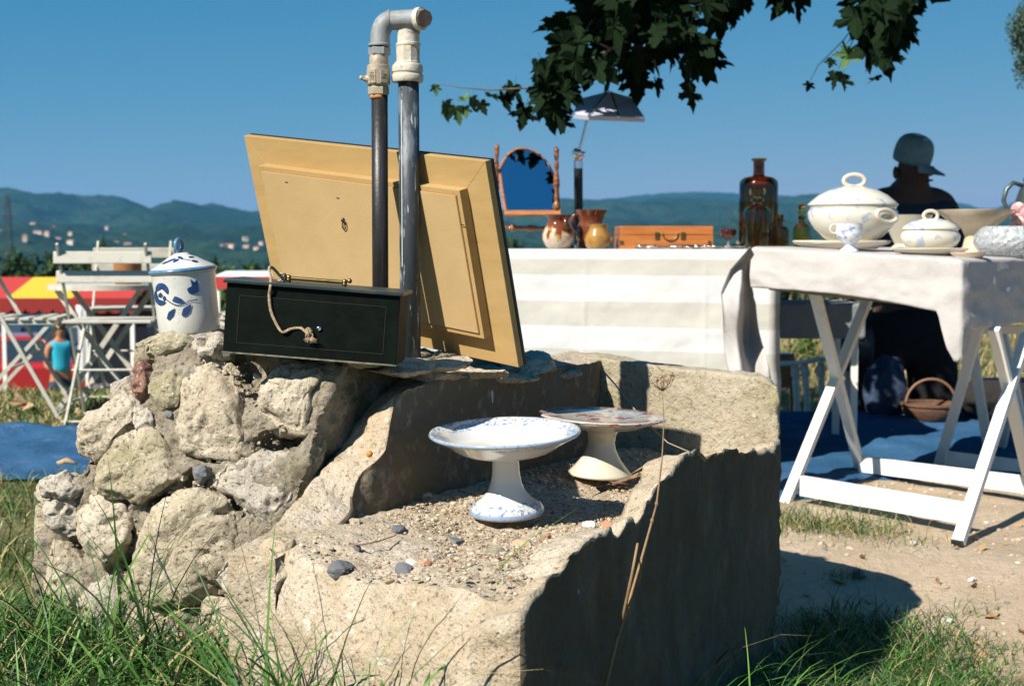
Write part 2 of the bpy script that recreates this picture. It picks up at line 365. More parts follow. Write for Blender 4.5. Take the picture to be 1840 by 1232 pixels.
# ------------------------------------------------------------------ trees in the middle distance
def leaf_cloud(n, shape, size, seed, clumps=26, flat=.8):
    r = np.random.default_rng(seed); c = r.normal(size=(clumps, 3)); c /= np.linalg.norm(c, axis=1)[:, None]; c *= (r.random((clumps, 1)) ** .4) * .78
    k = r.integers(0, clumps, n); d = r.normal(size=(n, 3)); d /= np.linalg.norm(d, axis=1)[:, None]
    p = (c[k] + d * (r.random((n, 1)) ** .5) * (.22 + .14 * r.random((clumps, 1)))[k]) * np.array(shape)
    a = r.normal(size=(n, 3)); a /= np.linalg.norm(a, axis=1)[:, None]; bb = np.cross(a, r.normal(size=(n, 3))); bb /= np.linalg.norm(bb, axis=1)[:, None]
    s = size * (.6 + .8 * r.random((n, 1)))
    V = np.stack([p - a * s, p + bb * s * .55, p + a * s, p - bb * s * .55], 1).reshape(-1, 3)
    Fc = np.arange(4 * n).reshape(n, 4); return V, Fc
M_fol = mat('dark_foliage', (.022, .045, .014), .8, (((.06, .10, .025), .9, .45, .62, 4), ((.012, .025, .008), 2.5, .5, .7, 3)), spec=.2)
M_fol2 = mat('bright_foliage', (.05, .10, .02), .8, (((.11, .17, .04), 1.4, .45, .62, 4), ((.02, .04, .012), 3.5, .5, .7, 3)), spec=.2)
M_bark = mat('bark', (.10, .08, .06), .9, (((.18, .15, .12), 20, .4, .7, 5),), ((30, .01, 'N'),))
cloud_me = {}
def tree(px, py_top, d, wid_px, ht, kind, lab, cat='tree', name='tree', group='trees below the terrace'):
    x = (px - CX) / F * d; top = EYE + (440 - py_top) / F * d; z0 = float(gz(np.array([x]), np.array([d]))[0])
    H = max(top - z0, ht); r = wid_px / F * d / 2
    t = thing(name, lab, cat, (x, d, top - H), (0, 0, random.uniform(0, 6)), group)
    mk = M_fol if kind == 0 else M_fol2
    V, Fc = leaf_cloud(2200, (r, r, H * .46), .035 * r + .07 * H * .25, random.randint(0, 9999)); V[:, 2] += H * .56
    link_mesh('crown', V, Fc, mk, t, False, local=True)
    tr = MB().tube([(0, 0, -.3), (.03 * H, 0, H * .3), (0, .02 * H, H * .6)], [.03 * H, .022 * H, .008 * H], 7)
    for q in range(4): tr.tube([(.02 * H, 0, H * (.28 + .06 * q)), (math.cos(q * 1.7) * r * .6, math.sin(q * 1.7) * r * .6, H * (.5 + .08 * q))], [.012 * H, .003 * H], 6)
    tr.build('trunk', M_bark, t, True, local=True)
tl = [(-30, 448, 150, 120), (30, 452, 120, 110), (75, 447, 170, 90), (120, 456, 110, 120), (178, 431, 230, 60), (215, 450, 140, 110), (265, 455, 120, 100), (330, 458, 115, 120), (390, 460, 110, 100), (430, 462, 105, 110), (470, 452, 150, 90), (520, 455, 130, 120), (640, 450, 150, 150), (780, 450, 150, 150)]
for i, (px, py, d, wp) in enumerate(tl):
    tree(px, py, d, wp * 1.25, 4, 1 if i in (8, 9) else 0, ('bright green' if i in (8, 9) else 'dark green') + ' tree below the far town, %s from the left in that belt' % ORD[i])
for i, (px, py, d, wp) in enumerate([(930, 428, 260, 110), (1010, 432, 240, 90), (1120, 434, 260, 110), (1210, 436, 250, 90), (1300, 430, 240, 90), (1345, 412, 210, 90), (1440, 420, 220, 100), (1520, 424, 220, 100), (1640, 424, 230, 120), (1760, 428, 230, 120), (1860, 425, 220, 120)]):
    tree(px, py, d, wp * 1.25, 4, 0, 'dark green tree on the plain beyond the white tables, %s from the left there' % ORD[i])
for i, (px, py, d, wp) in enumerate([(1405, 560, 14, 150), (1475, 545, 15, 150), (1545, 540, 16, 140), (1450, 600, 11, 110), (1560, 610, 12, 100)]):
    tree(px, py, d, wp, .7, 1, ['sunlit green bush left of the trestle leg', 'tall sunlit green bush under the front table', 'green bush beside the standing man', 'low green bush behind the white railing', 'small green bush at the trouser leg'][i], 'bush', 'bush', 'bushes beyond the terrace edge')
# pylons
def pylon(px, py0, py1, d, lab):
    b0 = P(px, py1, d); H = (py1 - py0) / F * d
    t = thing('pylon', lab, 'pylon', b0); mb = MB(); wdt = H * .05
    for sx in (-1, 1):
        for sy in (-1, 1): mb.beam((sx * wdt, sy * wdt, 0), (sx * wdt * .3, sy * wdt * .3, H), H * .006, H * .006)
    mb.build('leg', M_pyl, t, local=True)
    mc = MB()
    for k in range(10):
        z0, z1 = H * k / 10, H * (k + 1) / 10; w0 = wdt * (1 - .7 * k / 10); w1 = wdt * (1 - .7 * (k + 1) / 10); s = 1 if k % 2 else -1
        mc.beam((-s * w0, -w0, z0), (s * w1, -w1, z1), H * .004, H * .004)
        mc.beam((s * w0, w0, z0), (-s * w1, w1, z1), H * .004, H * .004)
    mc.build('lattice', M_pyl, t, local=True)
    ma = MB()
    for z in (.8, .9): ma.beam((-H * .1, 0, H * z), (H * .1, 0, H * z), H * .008, H * .008)
    ma.build('crossarm', M_pyl, t, local=True)
M_pyl = mat('grey_steel', (.06, .07, .08), .6)
pylon(17, 352, 520, 160, 'slender grey lattice pylon at the left of the photo')
pylon(1312, 372, 440, 420, 'distant lattice pylon between the case and the brown bottle')
# ------------------------------------------------------------------ haze
hz = MB().box((0, 7000, 190), (15500, 11500, 320)).build('haze', None); tag(hz, kind='stuff')
hm = bpy.data.materials.new('haze_air'); hm.use_nodes = True; hn = hm.node_tree; hn.nodes.clear()
ho = hn.nodes.new('ShaderNodeOutputMaterial'); hv = hn.nodes.new('ShaderNodeVolumePrincipled')
hv.inputs['Color'].default_value = (.12, .46, .90, 1); hv.inputs['Density'].default_value = 4.6e-5; hv.inputs['Anisotropy'].default_value = .1
hn.links.new(hv.outputs[0], ho.inputs['Volume']); hz.data.materials.append(hm)
# ------------------------------------------------------------------ the broken stone basin
BAS = thing('broken_stone_basin', 'ruined basin of rubble stones and concrete slabs, filled with gravel, standing in the grass', 'stone basin', (0, 2.5, 0))
Fp = np.array([-.003, 1.73]); Lp = np.array([-.345, 2.05]); Rp = np.array([.548, 2.95]); Bp = np.array([.215, 3.27])
ROUGH = ((6, .010, 3), (30, .005, 3), (110, .0018, 2))
def lerp(a, b, t): return a[None, :] * (1 - t[:, None]) + b[None, :] * t[:, None]
# gravel bed body with the lit front face
def fn_body(U):
    u, v, w_ = U.T
    A = lerp(Fp, Lp, u); Bk = lerp(Rp + [-.02, 0], Bp, u); xy = A * (1 - v[:, None]) + Bk * v[:, None]
    top = .352 - .02 * v + .012 * np.sin(u * 7 + v * 3)
    z = -.15 + (top + .15) * w_
    f = np.clip(1 - v * 14, 0, 1) * np.clip((w_ - .8) * 5, 0, 1)
    xy = xy + (np.array([.09, .12])[None, :] * (f * .18)[:, None])   # worn front lip
    return np.stack([xy[:, 0], xy[:, 1], z - f * .012], 1)
V, Fc = cuboid(80, 190, 70, fn_body)
V = roughen(V, Fc, ROUGH, 3); V[:, 2] += np.where(V[:, 2] > .32, fbm(V, 45, 3, 8) * .006, 0)
link_mesh('front_wall', V, Fc, M_conc, BAS)
from mathutils.bvhtree import BVHTree
BED = BVHTree.FromPolygons([Vector(v) for v in V], [tuple(int(i) for i in f) for f in Fc])
def bed_z(x, y):
    h = BED.ray_cast(Vector((x, y, 1)), Vector((0, 0, -1)))[0]; return h.z if h else .35
# thin broken right wall with the ragged rim
rim = [(0, .350), (.05, .358), (.092, .375), (.197, .391), (.25, .383), (.3176, .388), (.37, .412), (.43, .437), (.5, .446), (.55, .450), (.62, .438), (.70, .430), (.8, .408), (.88, .392), (.95, .388), (1, .392)]
def fn_rim(U):
    u, v, w_ = U.T
    A = lerp(Fp, Rp, u); d = (Rp - Fp) / np.linalg.norm(Rp - Fp); nrm = np.array([d[1], -d[0]])
    top = np.interp(u, [r[0] for r in rim], [r[1] for r in rim]) + fbm(np.stack([u * 30, u * 0, u * 0], 1), 1, 3, 5) * .014 + fbm(np.stack([u * 75, u * 0, u * 0], 1), 1, 3, 6) * .004
    th = .034 + .014 * np.sin(u * 9) ** 2 + .02 * np.clip(.4 - u, 0, 1)
    z = -.15 + (top + .15) * w_ - (.028 + .012 * np.sin(u * 23)) * v * w_ ** 6
    taper = (1 - w_) * u * .04
    xy = A + nrm[None, :] * (.013 - (th + .018) * v)[:, None] - d[None, :] * taper[:, None]
    return np.stack([xy[:, 0], xy[:, 1], z], 1)
V, Fc = cuboid(230, 6, 110, fn_rim); V = roughen(V, Fc, ((3, .014, 3), (11, .010, 3), (40, .004, 3), (120, .002, 2)), 21)
M_side = mat('shaded_stained_concrete', (.165, .13, .09), .95, (((.12, .095, .066), 5, .36, .66, 6, (1.1, 1.1, .6)), ((.22, .18, .13), 9, .50, .75, 6, (1.1, 1.1, .6)), ((.12, .10, .08), 110, .57, .72, 3)), ((9, .01, 'N'), (60, .005, 'N'), (80, .0022, 'P'), (190, .003, 'N')), spec=.15)  # base colour darkened for the shaded face; the mottling is stain
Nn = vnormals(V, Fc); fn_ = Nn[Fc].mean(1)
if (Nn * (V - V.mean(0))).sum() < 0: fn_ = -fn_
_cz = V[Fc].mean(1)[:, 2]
mi_ = (((fn_[:, 2] > .30) & (_cz > .325)) | ((fn_ @ np.array([-.93, .37, 0]) > .5) & (_cz > .30)) | ((fn_ @ np.array([-.37, -.93, 0]) > .6) & (V[Fc].mean(1)[:, 1] < 1.80))).astype(int)  # sunlit rim and front corner faces get the paler concrete
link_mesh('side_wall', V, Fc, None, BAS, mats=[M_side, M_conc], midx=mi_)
# left wall, broken in front to a ramp
dl = (Bp - Lp) / np.linalg.norm(Bp - Lp); nl = np.array([-dl[1], dl[0]]); LL = np.linalg.norm(Bp - Lp)
def fn_left(U):
    u, v, w_ = U.T
    s = u * (LL + .04) ; y0 = Lp[1] + dl[1] * s
    inner = np.interp(y0, [2.05, 2.2, 2.265, 2.30, 2.345, 2.372, 2.42, 2.66, 3.17, 3.4], [.345, .355, .375, .43, .46, .545, .558, .563, .537, .53])
    outer = np.interp(y0, [2.05, 2.15, 2.23, 2.34, 2.45, 2.55, 3.4], [.345, .355, .394, .455, .53, .565, .55])
    top = inner * (1 - v) + outer * v
    z = .0 + (top) * w_
    bite = -.022 * np.exp(-((y0 - 2.285) / .03) ** 2) * np.clip(w_ * 1.2, 0, 1) * (1 - v)
    th = .085
    xy = Lp[None, :] + dl[None, :] * s[:, None] + nl[None, :] * (v * th - bite)[:, None]
    return np.stack([xy[:, 0], xy[:, 1], z], 1)
V, Fc = cuboid(200, 20, 90, fn_left); V = roughen(V, Fc, ((7, .010, 3), (36, .005, 3), (120, .0018, 2)), 41)
M_inner = mat('shade_dark_concrete', (.18, .145, .10), .95, (((.17, .14, .10), 7, .40, .62, 5), ((.32, .27, .2), 30, .55, .7, 5), ((.14, .15, .07), 9, .6, .75, 4)), GRIT, spec=.15)  # shade of the inner wall face put into a darker concrete colour
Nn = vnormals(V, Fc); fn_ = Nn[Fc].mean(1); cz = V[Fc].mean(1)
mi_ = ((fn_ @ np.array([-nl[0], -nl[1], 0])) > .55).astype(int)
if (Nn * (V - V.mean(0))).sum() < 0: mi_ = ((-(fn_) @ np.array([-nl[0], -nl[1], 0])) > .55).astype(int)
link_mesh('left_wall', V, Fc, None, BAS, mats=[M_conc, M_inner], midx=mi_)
# upright slab at the back right, lit face
def fn_back(U):
    u, v, w_ = U.T
    A0 = Bp + np.array([-.06, .02]); B0 = Rp + np.array([.005, .0])
    A = lerp(A0, B0, u); d = (B0 - A0) / np.linalg.norm(B0 - A0); nb = np.array([-d[1], d[0]])
    nb = np.array([.05, 1.0])
    top = np.interp(u, [0, .1, .5, .93, 1], [.540, .543, .528, .520, .505])
    bot = np.interp(u, [0, .3, .42, .55, .8, 1], [.1, .2, .40, .392, .388, .392]) * 0 - .1
    z = bot + (top - bot) * w_
    xy = A + nb[None, :] * (v * .12)[:, None]
    r = np.clip((w_ - .93) * 14, 0, 1) * (.5 - abs(v - .5)) * 0
    return np.stack([xy[:, 0], xy[:, 1], z + r], 1)
V, Fc = cuboid(110, 26, 120, fn_back)
e = np.clip((V[:, 0] - .50) / .05, 0, 1)
V = roughen(V, Fc, ((5, .008, 3), (34, .004, 3), (120, .0016, 2)), 61); V = V + (vnormals(V, Fc) * (fbm(V, 38, 3, 5) * .012 * e)[:, None])
M_lichen = mat('lichened_concrete', (.39, .335, .24), .95, (((.48, .42, .32), 8, .42, .62, 5), ((.30, .265, .15), 6, .52, .72, 6), ((.15, .12, .07), 100, .57, .72, 3), ((.55, .49, .37), 70, .60, .72, 4)), GRIT, spec=.2)
link_mesh('back_slab', V, Fc, M_lichen, BAS)
# mortar core of the rubble mass: front surface y(x,z)
def front_y(x, z): return 2.285 + .34 * np.maximum(-.32 - x, 0) + .36 * np.maximum(z - .40, 0)
def xl_of(z): return np.interp(z, [-.15, .05, .28, .33, .36, .42, .47, .52, .57, .63, .66], [-.93, -.90, -.86, -.84, -.80, -.765, -.74, -.665, -.655, -.65, -.63])
def fn_core(U):
    u, v, w_ = U.T
    zt = .60
    z = -.15 + (zt + .15) * w_
    xl = xl_of(z) + .035; xr0 = np.interp(z, [-.15, .34, .38, .46, .52, .56, .60], [-.355, -.372, -.350, -.330, -.315, -.300, -.275])
    # the right side runs back along the wall, so the far right is limited by the left wall's outer face
    yf = front_y(xl * (1 - u) + xr0 * u, z)
    yb = 2.98
    y = yf * (1 - v) + yb * v
    xw = Lp[0] + (y - Lp[1]) * dl[0] / dl[1] - .092
    xr = np.where(v > 0, np.minimum(np.maximum(xr0 + (y - yf) * .55, xr0), np.maximum(xw, xr0)), xr0)
    xr = np.minimum(xr, np.maximum(xw + .0, xr0))
    x = xl * (1 - u) + xr * u
    top = np.interp(x, [-.72, -.6, -.5, -.38, -.3, .1], [.615, .635, .632, .607, .60, .57]) - .1 * np.clip(v - .75, 0, 1)
    z = -.15 + (top + .15) * w_
    return np.stack([x, y, z], 1)
def outline3(poly, dy=0):
    pts = []; mx_ = sum(p[0] for p in poly) / len(poly); my_ = sum(p[1] for p in poly) / len(poly); poly = [(mx_ + (p[0] - mx_) * 1.10, my_ + (p[1] - my_) * 1.10) for p in poly]
    for px, py in poly:
        y = 2.3
        for _ in range(8):
            q = P(px, py, y); y = float(front_y(q.x, q.z))
        q = P(px, py, y + dy); pts.append(q)
    return pts
V, Fc = cuboid(150, 90, 170, fn_core)
_fr = V[:, 1] < front_y(V[:, 0], V[:, 2]) + .03
for _x, _y, _rx, _rz, _d in [(168, 822, .026, .012, .07), (196, 818, .02, .012, .06), (492, 800, .03, .016, .06), (520, 790, .02, .014, .05), (215, 968, .010, .035, .06), (228, 1010, .010, .03, .06), (300, 905, .03, .010, .05), (345, 868, .014, .016, .04), (432, 660, .06, .05, .085), (470, 690, .03, .03, .03), (425, 905, .018, .014, .04), (470, 1050, .03, .016, .06), (400, 822, .05, .006, .03), (250, 700, .012, .02, .04), (150, 985, .03, .02, .04), (372, 1075, .05, .012, .04)]:
    _q = outline3([(_x, _y)])[0]; _e = ((V[:, 0] - _q.x) / _rx) ** 2 + ((V[:, 2] - _q.z) / _rz) ** 2
    V[:, 1] += np.where(_fr, _d * np.exp(-_e ** 1.5), 0)
V = roughen(V, Fc, ((5, .014, 3), (16, .014, 4), (50, .009, 3), (130, .004, 2)), 81)
link_mesh('mortar', V, Fc, M_mortar, BAS)
# individual stones, each given by its outline on the wall face
def catmull(pts, n):
    m_ = len(pts); out = []
    Pn = np.array([tuple(p) for p in pts])
    for i in range(m_):
        a, b_, c, d = Pn[i - 1], Pn[i], Pn[(i + 1) % m_], Pn[(i + 2) % m_]
        for k in range(n):
            t = k / n; cr = .5 * ((2 * b_) + (-a + c) * t + (2 * a - 5 * b_ + 4 * c - d) * t * t + (-a + 3 * b_ - 3 * c + d) * t ** 3)
            out.append(cr * .35 + (b_ * (1 - t) + c * t) * .65)
    return np.array(out)
def stone(poly, bulge, mt, seed, dy=-.012, lab=None, tilt=(0, 0), parent=BAS, name='stone', deep=.07, rough=1):
    O = catmull(outline3(poly, dy), 14); n = len(O); c = O.mean(0)
    nrm = np.array([-.25, -.93, .30]) ; nrm = nrm / np.linalg.norm(nrm)
    rings = 34; V = []; Fc = []
    ax = np.array([1.0, 0, 0]); az = np.array([0, 0, 1.0])
    for r in range(rings + 1):
        q = r / rings
        if q < .30: k = 1 - .18 * (1 - q / .3) ** 2; dpt = -deep * (1 - q / .3)      # sunk flank
        else:
            t = (q - .3) / .7; k = math.cos(t * math.pi / 2) ** .62 if t < 1 else 0; dpt = bulge * math.sin(t * math.pi / 2) ** .75
        ring = c + (O - c) * k + nrm * dpt
        off = (ring - c); ring = ring + nrm * (off @ ax * tilt[0] + off @ az * tilt[1])[:, None] * (1 if q >= .3 else q / .3)
        V.append(ring)
    V = np.array(V).reshape(-1, 3)
    for r in range(rings):
        for k in range(n): Fc.append((r * n + k, r * n + (k + 1) % n, (r + 1) * n + (k + 1) % n, (r + 1) * n + k))
    Fc = np.array(Fc)
    N = vnormals(V, Fc)
    if (N * (V - c)).sum() < 0: N = -N; Fc = Fc[:, ::-1]
    sc = float(np.abs(O - c).max())
    rr_ = np.random.default_rng(seed)
    for _k in range(10):      # flat broken faces
        pn_ = nrm * rr_.uniform(.5, 1) + np.array([rr_.normal() * .55, 0, rr_.normal() * .55]); pn_ /= np.linalg.norm(pn_)
        d0 = (V - c) @ pn_; lim = np.percentile(d0, rr_.uniform(84, 95)); V = V - pn_ * (np.maximum(d0 - lim, 0) * .9)[:, None]
    ridge = np.abs(fbm(V, 1.1 / max(sc, .02), 3, seed + 7)) * -.05 * sc * 2
    d = fbm(V, .9 / max(sc, .02), 3, seed) * .16 * sc + ridge + (fbm(V, 22, 3, seed + 2) * .010 + fbm(V, 70, 3, seed + 4) * .005 + fbm(V, 160, 2, seed + 5) * .002) * rough - np.maximum(fbm(V, 45, 2, seed + 9) - .25, 0) * .03 * rough
    o = link_mesh(name, V + N * d[:, None], Fc, mt, parent)
    if lab: o['label'] = lab
    return o
stones = [
 ([(139, 800), (150, 770), (177, 738), (218, 690), (240, 716), (250, 755), (216, 795), (168, 822)], .045, 0, 'pointed pale stone jutting out on the left'),
 ([(237, 647), (259, 642), (262, 690), (248, 715), (236, 697)], .012, 'r', 'small dark red stone'),
 ([(275, 662), (300, 636), (325, 634), (328, 696), (316, 742), (298, 751), (273, 722)], .022, 3, None),
 ([(330, 684), (362, 640), (392, 645), (415, 652), (456, 715), (446, 778), (420, 818), (349, 816), (314, 780), (320, 724)], .05, 0, 'large upright granite stone'),
 ([(478, 692), (512, 655), (545, 658), (568, 672), (556, 718), (548, 775), (490, 780), (455, 750)], .04, 0, None),
 ([(189, 832), (205, 805), (226, 787), (276, 771), (333, 802), (343, 835), (300, 873), (251, 906), (196, 889), (185, 865)], .06, 1, 'broad tilted yellowish stone'),
 ([(142, 905), (160, 890), (196, 887), (226, 928), (231, 956), (206, 1024), (164, 1012), (140, 956)], .035, 0, None),
 ([(80, 868), (90, 851), (118, 846), (142, 862), (140, 890), (105, 896), (82, 888)], .035, 2, None),
 ([(80, 900), (110, 893), (142, 899), (142, 955), (117, 972), (84, 946)], .03, 2, None),
 ([(236, 978), (278, 920), (333, 890), (387, 906), (412, 931), (440, 1000), (415, 1056), (333, 1078), (240, 1080), (218, 1030)], .055, 1, 'big rounded stone at the foot of the wall'),
 ([(385, 835), (442, 817), (490, 812), (528, 822), (514, 905), (476, 962), (434, 912), (372, 868)], .028, 2, None),
 ([(365, 1033), (431, 985), (475, 964), (494, 955), (482, 1035), (431, 1066)], .028, 2, None),
 ([(232, 730), (262, 728), (275, 752), (268, 775), (240, 772)], .018, 2, None),
 ([(90, 975), (130, 975), (150, 1020), (150, 1100), (100, 1120), (75, 1040)], .03, 0, None),
 ([(160, 1030), (205, 1035), (220, 1100), (200, 1170), (150, 1150), (140, 1090)], .03, 2, None),
 ([(230, 1095), (330, 1090), (350, 1170), (310, 1260), (230, 1250), (205, 1160)], .04, 0, None),
 ([(355, 1085), (440, 1075), (486, 1060), (484, 1190), (430, 1270), (350, 1230)], .04, 1, None),
 ([(250, 610), (300, 604), (345, 606), (350, 625), (300, 630), (262, 636)], .014, 3, None),
 ([(352, 605), (392, 600), (400, 640), (370, 640), (345, 628)], .014, 2, None),
]
for i, (poly, bl, k, lab) in enumerate(stones):
    stone(poly, bl * .5, M_red if k == 'r' else M_st[k], 100 + i * 13, lab=lab, tilt=(random.uniform(-.22, .12), random.uniform(-.30, .0)))
stone([(349, 840), (362, 836), (376, 840), (376, 851), (357, 871), (348, 860)], .012, M_slate, 5, dy=-.012, lab='small dark slate chip set in the mortar', rough=.3, deep=.03)
stone([(300, 740), (313, 736), (318, 748), (308, 757), (298, 752)], .008, M_slate, 8, dy=-.008, rough=.3, deep=.03)
# free lumps: rocks given by centre and size
def rock(c, r, mt, seed, parent=BAS, name='stone', rough=.22, lab=None, R=None, fine=1, sq=1.0, facets=7):
    n = 46 if max(r) > .03 else 16; V = []; Fc = []
    def fn(U):
        q = U * 2 - 1; L = np.linalg.norm(q, axis=1)[:, None]; s = q / L; return s * (np.abs(q).max(1)[:, None] ** 0) * (1 + .18 * sq * (1 - np.abs(s).max(1)[:, None]))
    V, Fc = cuboid(n, n, n, fn) if n < 20 else cuboid(26, 26, 26, fn)
    V = V * (1 + rough * fbm(V, 1.1, 3, seed)[:, None] + .5 * rough * np.abs(fbm(V, 2.3, 2, seed + 3))[:, None])
    rq = np.random.default_rng(seed + 1)
    for _k in range(facets):
        pn_ = rq.normal(size=3); pn_ /= np.linalg.norm(pn_); d0 = V @ pn_; lim = np.percentile(d0, rq.uniform(72, 92)); V = V - pn_ * (np.maximum(d0 - lim, 0) * .95)[:, None]
    V = V * np.array(r)
    if R is not None: V = V @ np.array(R.to_3x3()).T
    V = V + np.array(tuple(c)); N = vnormals(V, Fc)
    V = V + N * (fine * (fbm(V, 60, 3, seed) * .003 + fbm(V, 150, 2, seed) * .0012))[:, None]
    o = link_mesh(name, V, Fc, mt, parent)
    if lab: o['label'] = lab
    return o
for i, (px, py, y, r) in enumerate([(520, 676, 2.29, (.030, .03, .026)), (557, 672, 2.30, (.026, .03, .026)), (590, 690, 2.40, (.022, .03, .03)), (572, 715, 2.31, (.02, .02, .018)),
      (540, 705, 2.29, (.018, .02, .02)), (300, 616, 2.45, (.05, .05, .016)), (365, 612, 2.42, (.045, .05, .018)), (262, 640, 2.44, (.03, .03, .025)),
      (120, 880, 2.50, (.05, .06, .035)), (105, 935, 2.49, (.05, .06, .05)), (235, 700, 2.46, (.03, .05, .03))]):
    rock(P(px, py, y + .085), r, M_mortar if i < 5 else M_st[i % 4], 300 + i * 7, name='stone')
def pos_face(r_, n):
    z = r_.uniform(-.05, .6, n); x = r_.uniform(-.9, -.38, n); k_ = x > xl_of(z) + .03; x, z = x[k_], z[k_]; y = front_y(x, z) + .004
    return np.stack([x, y, z], 1)
class _PF: pass
_r = np.random.default_rng(5); _pp = pos_face(_r, 3600)
pebble_field_later = _pp
# flat crumbling top course under the painting
for i, (px, py, y, r) in enumerate([(745, 655, 2.52, (.085, .06, .013)), (800, 653, 2.56, (.08, .06, .014)), (700, 664, 2.46, (.06, .05, .014)), (790, 674, 2.56, (.075, .04, .012)), (850, 672, 2.66, (.06, .06, .014)),
      (960, 650, 2.98, (.06, .08, .022)), (925, 655, 2.9, (.06, .08, .02)), (640, 650, 2.42, (.08, .08, .014)), (1010, 668, 3.1, (.07, .06, .012)), (905, 676, 2.80, (.07, .05, .014))]):
    rock(P(px, py, y), r, M_conc, 500 + i * 5, name='coping_stone', rough=.3, R=Matrix.Rotation(random.uniform(-.3, .9), 4, 'Z'))
rock(P(503, 1045, 2.075), (.028, .03, .05), M_conc, 901, name='stone', rough=.25)
rock(P(500, 1000, 2.10), (.03, .03, .03), M_conc, 903, name='stone', rough=.25)
for i, (px, py, r_) in enumerate([(648, 925, .012), (668, 915, .010), (700, 903, .009), (722, 900, .012), (762, 893, .014), (775, 886, .010), (800, 893, .008), (636, 940, .010), (860, 884, .007), (950, 862, .008), (975, 858, .009), (1000, 855, .011), (630, 900, .012)]):
    _q = PH(px, py, .36); rock((_q.x, _q.y, bed_z(_q.x, _q.y) + r_ * .3), (r_, r_ * .9, r_ * .75), M_conc if i % 3 else M_st[3], 940 + i, name='stone', rough=.3, fine=.4)
# cap slab under the jar
rock(P(332, 600, 2.62), (.062, .06, .0065), M_conc, 71, name='coping_stone', rough=.12, R=Matrix.Rotation(.05, 4, 'Y'), lab='thin pale slab the jar stands on')
rock(P(300, 612, 2.62), (.06, .07, .012), M_st[3], 72, name='coping_stone', rough=.2)
rock(P(372, 612, 2.62), (.05, .07, .012), M_st[2], 73, name='coping_stone', rough=.2)
# white drip and rusty bolt of the walls
rock(P(881, 715, 2.725), (.006, .005, .018), mat('lime_drip', (.6, .6, .55), .7), 9, name='lime_drip', rough=.2, fine=.2)
MB().ball(P(664, 815, 2.26), .0055).build('bolt_head', mat('rusty_orange', (.55, .20, .03), .6), BAS, True)
# gravel in the basin (past counting) as one part
def pebble_field(cnt, fn_pos, size, mats, seed, name, parent, sub=2, jit=.3):
    r = np.random.default_rng(seed)
    base, Fc0 = cuboid(sub, sub, sub, lambda U: (lambda q: q / np.linalg.norm(q, axis=1)[:, None])(U * 2 - 1))
    pos = fn_pos(r, cnt); nb = len(base)
    S = size[0] + (size[1] - size[0]) * r.random(cnt) ** 3.0
    V = base[None] * (1 + (jit if sub > 1 else .7) * (r.random((cnt, nb, 1)) - .5)); V = V * (S[:, None, None] * (np.array([1, 1, .65]) * (.7 + .6 * r.random((cnt, 1, 3)))))
    a = r.random(cnt) * 6.28; ca, sa = np.cos(a)[:, None], np.sin(a)[:, None]
    x = V[:, :, 0] * ca - V[:, :, 1] * sa; y = V[:, :, 0] * sa + V[:, :, 1] * ca
    V = np.stack([x, y, V[:, :, 2]], -1) + pos[:, None, :]
    Fc = (Fc0[None] + (np.arange(cnt) * nb)[:, None, None]).reshape(-1, 4)
    mi = np.repeat(r.choice(len(mats), cnt, p=[.50, .33, .10, .045, .025] if len(mats) == 5 else None), len(Fc0))
    o = link_mesh(name, V.reshape(-1, 3), Fc, None, parent, False, mats=mats, midx=mi); o['kind'] = 'stuff'; return o
G = [mat('gravel_buff', (.45, .37, .27), .95), mat('gravel_sand', (.36, .28, .19), .95), mat('gravel_pale', (.55, .48, .40), .9), mat('gravel_grey', (.17, .17, .17), .9), mat('gravel_red', (.30, .13, .08), .9)]
def pos_bed(r, n):
    u = .04 + .93 * r.random(n); v = r.random(n) ** .9 * .95 + .02
    v = np.where((r.random(n) < .4), .75 * r.random(n) + .15, v)
    xy = (1 - u[:, None]) * ((1 - v[:, None]) * Fp + v[:, None] * Rp) + u[:, None] * ((1 - v[:, None]) * Lp + v[:, None] * Bp)
    z = .352 - .02 * v + .012 * np.sin(u * 7 + v * 3) + .006 * r.random(n) - .002 - np.clip(1 - v * 12, 0, 1) * .006
    return np.stack([xy[:, 0], xy[:, 1], z], 1)
pebble_field(4500, pos_bed, (.0012, .0050), G, 3, 'gravel', BAS)
pebble_field(15000, pos_bed, (.0006, .0034), G, 4, 'gravel', BAS, 1)
pebble_field(len(_pp), lambda r_, n: _pp, (.0012, .010), [M_mortar, M_st[0], M_conc, M_st[3]], 15, 'mortar_grit', BAS, 1)
# ------------------------------------------------------------------ loose stones lying on the gravel and dirt
def on_bed(px, py, h=.352): return PH(px, py, h)
chips = [(616, 1006, .021, 'slate', 'large dark grey stone chip at the front left edge of the basin'), (712, 952, .016, 'slate', 'flat blue grey slate chip left of the blue rimmed stand'),
         (728, 1012, .017, 'slate', 'dark flat chip in the middle of the gravel, beside an orange pebble'), (762, 1004, .011, 'red', 'orange brown pebble beside the dark flat chip'),
         (740, 1000, .010, 'pale', 'white pebble just behind the dark flat chip'), (888, 994, .017, 'olive', 'olive grey stone below the foot of the blue rimmed stand'),
         (938, 976, .015, 'buff', 'thin tan stone flake lying right of the olive grey stone'), (980, 968, .013, 'red', 'terracotta fragment right of the stand foot'),
         (1090, 950, .012, 'red', 'terracotta pebble near the ragged rim'), (818, 958, .014, 'slate', 'grey stone just in front of the stand foot'),
         (1060, 946, .013, 'pale', 'pale grey flat stone near the ragged rim'), (642, 984, .010, 'slate', 'small dark chip under the thin twig'),
         (822, 935, .008, 'slate', 'tiny dark pebble left of the stand foot'), (900, 1088, .011, 'pale', 'pale lump on the front corner of the basin'), (872, 1085, .008, 'slate', 'small grey lump beside the front corner crack'),
         (700, 1028, .008, 'buff', 'small buff pebble in front of the dark flat chip')]
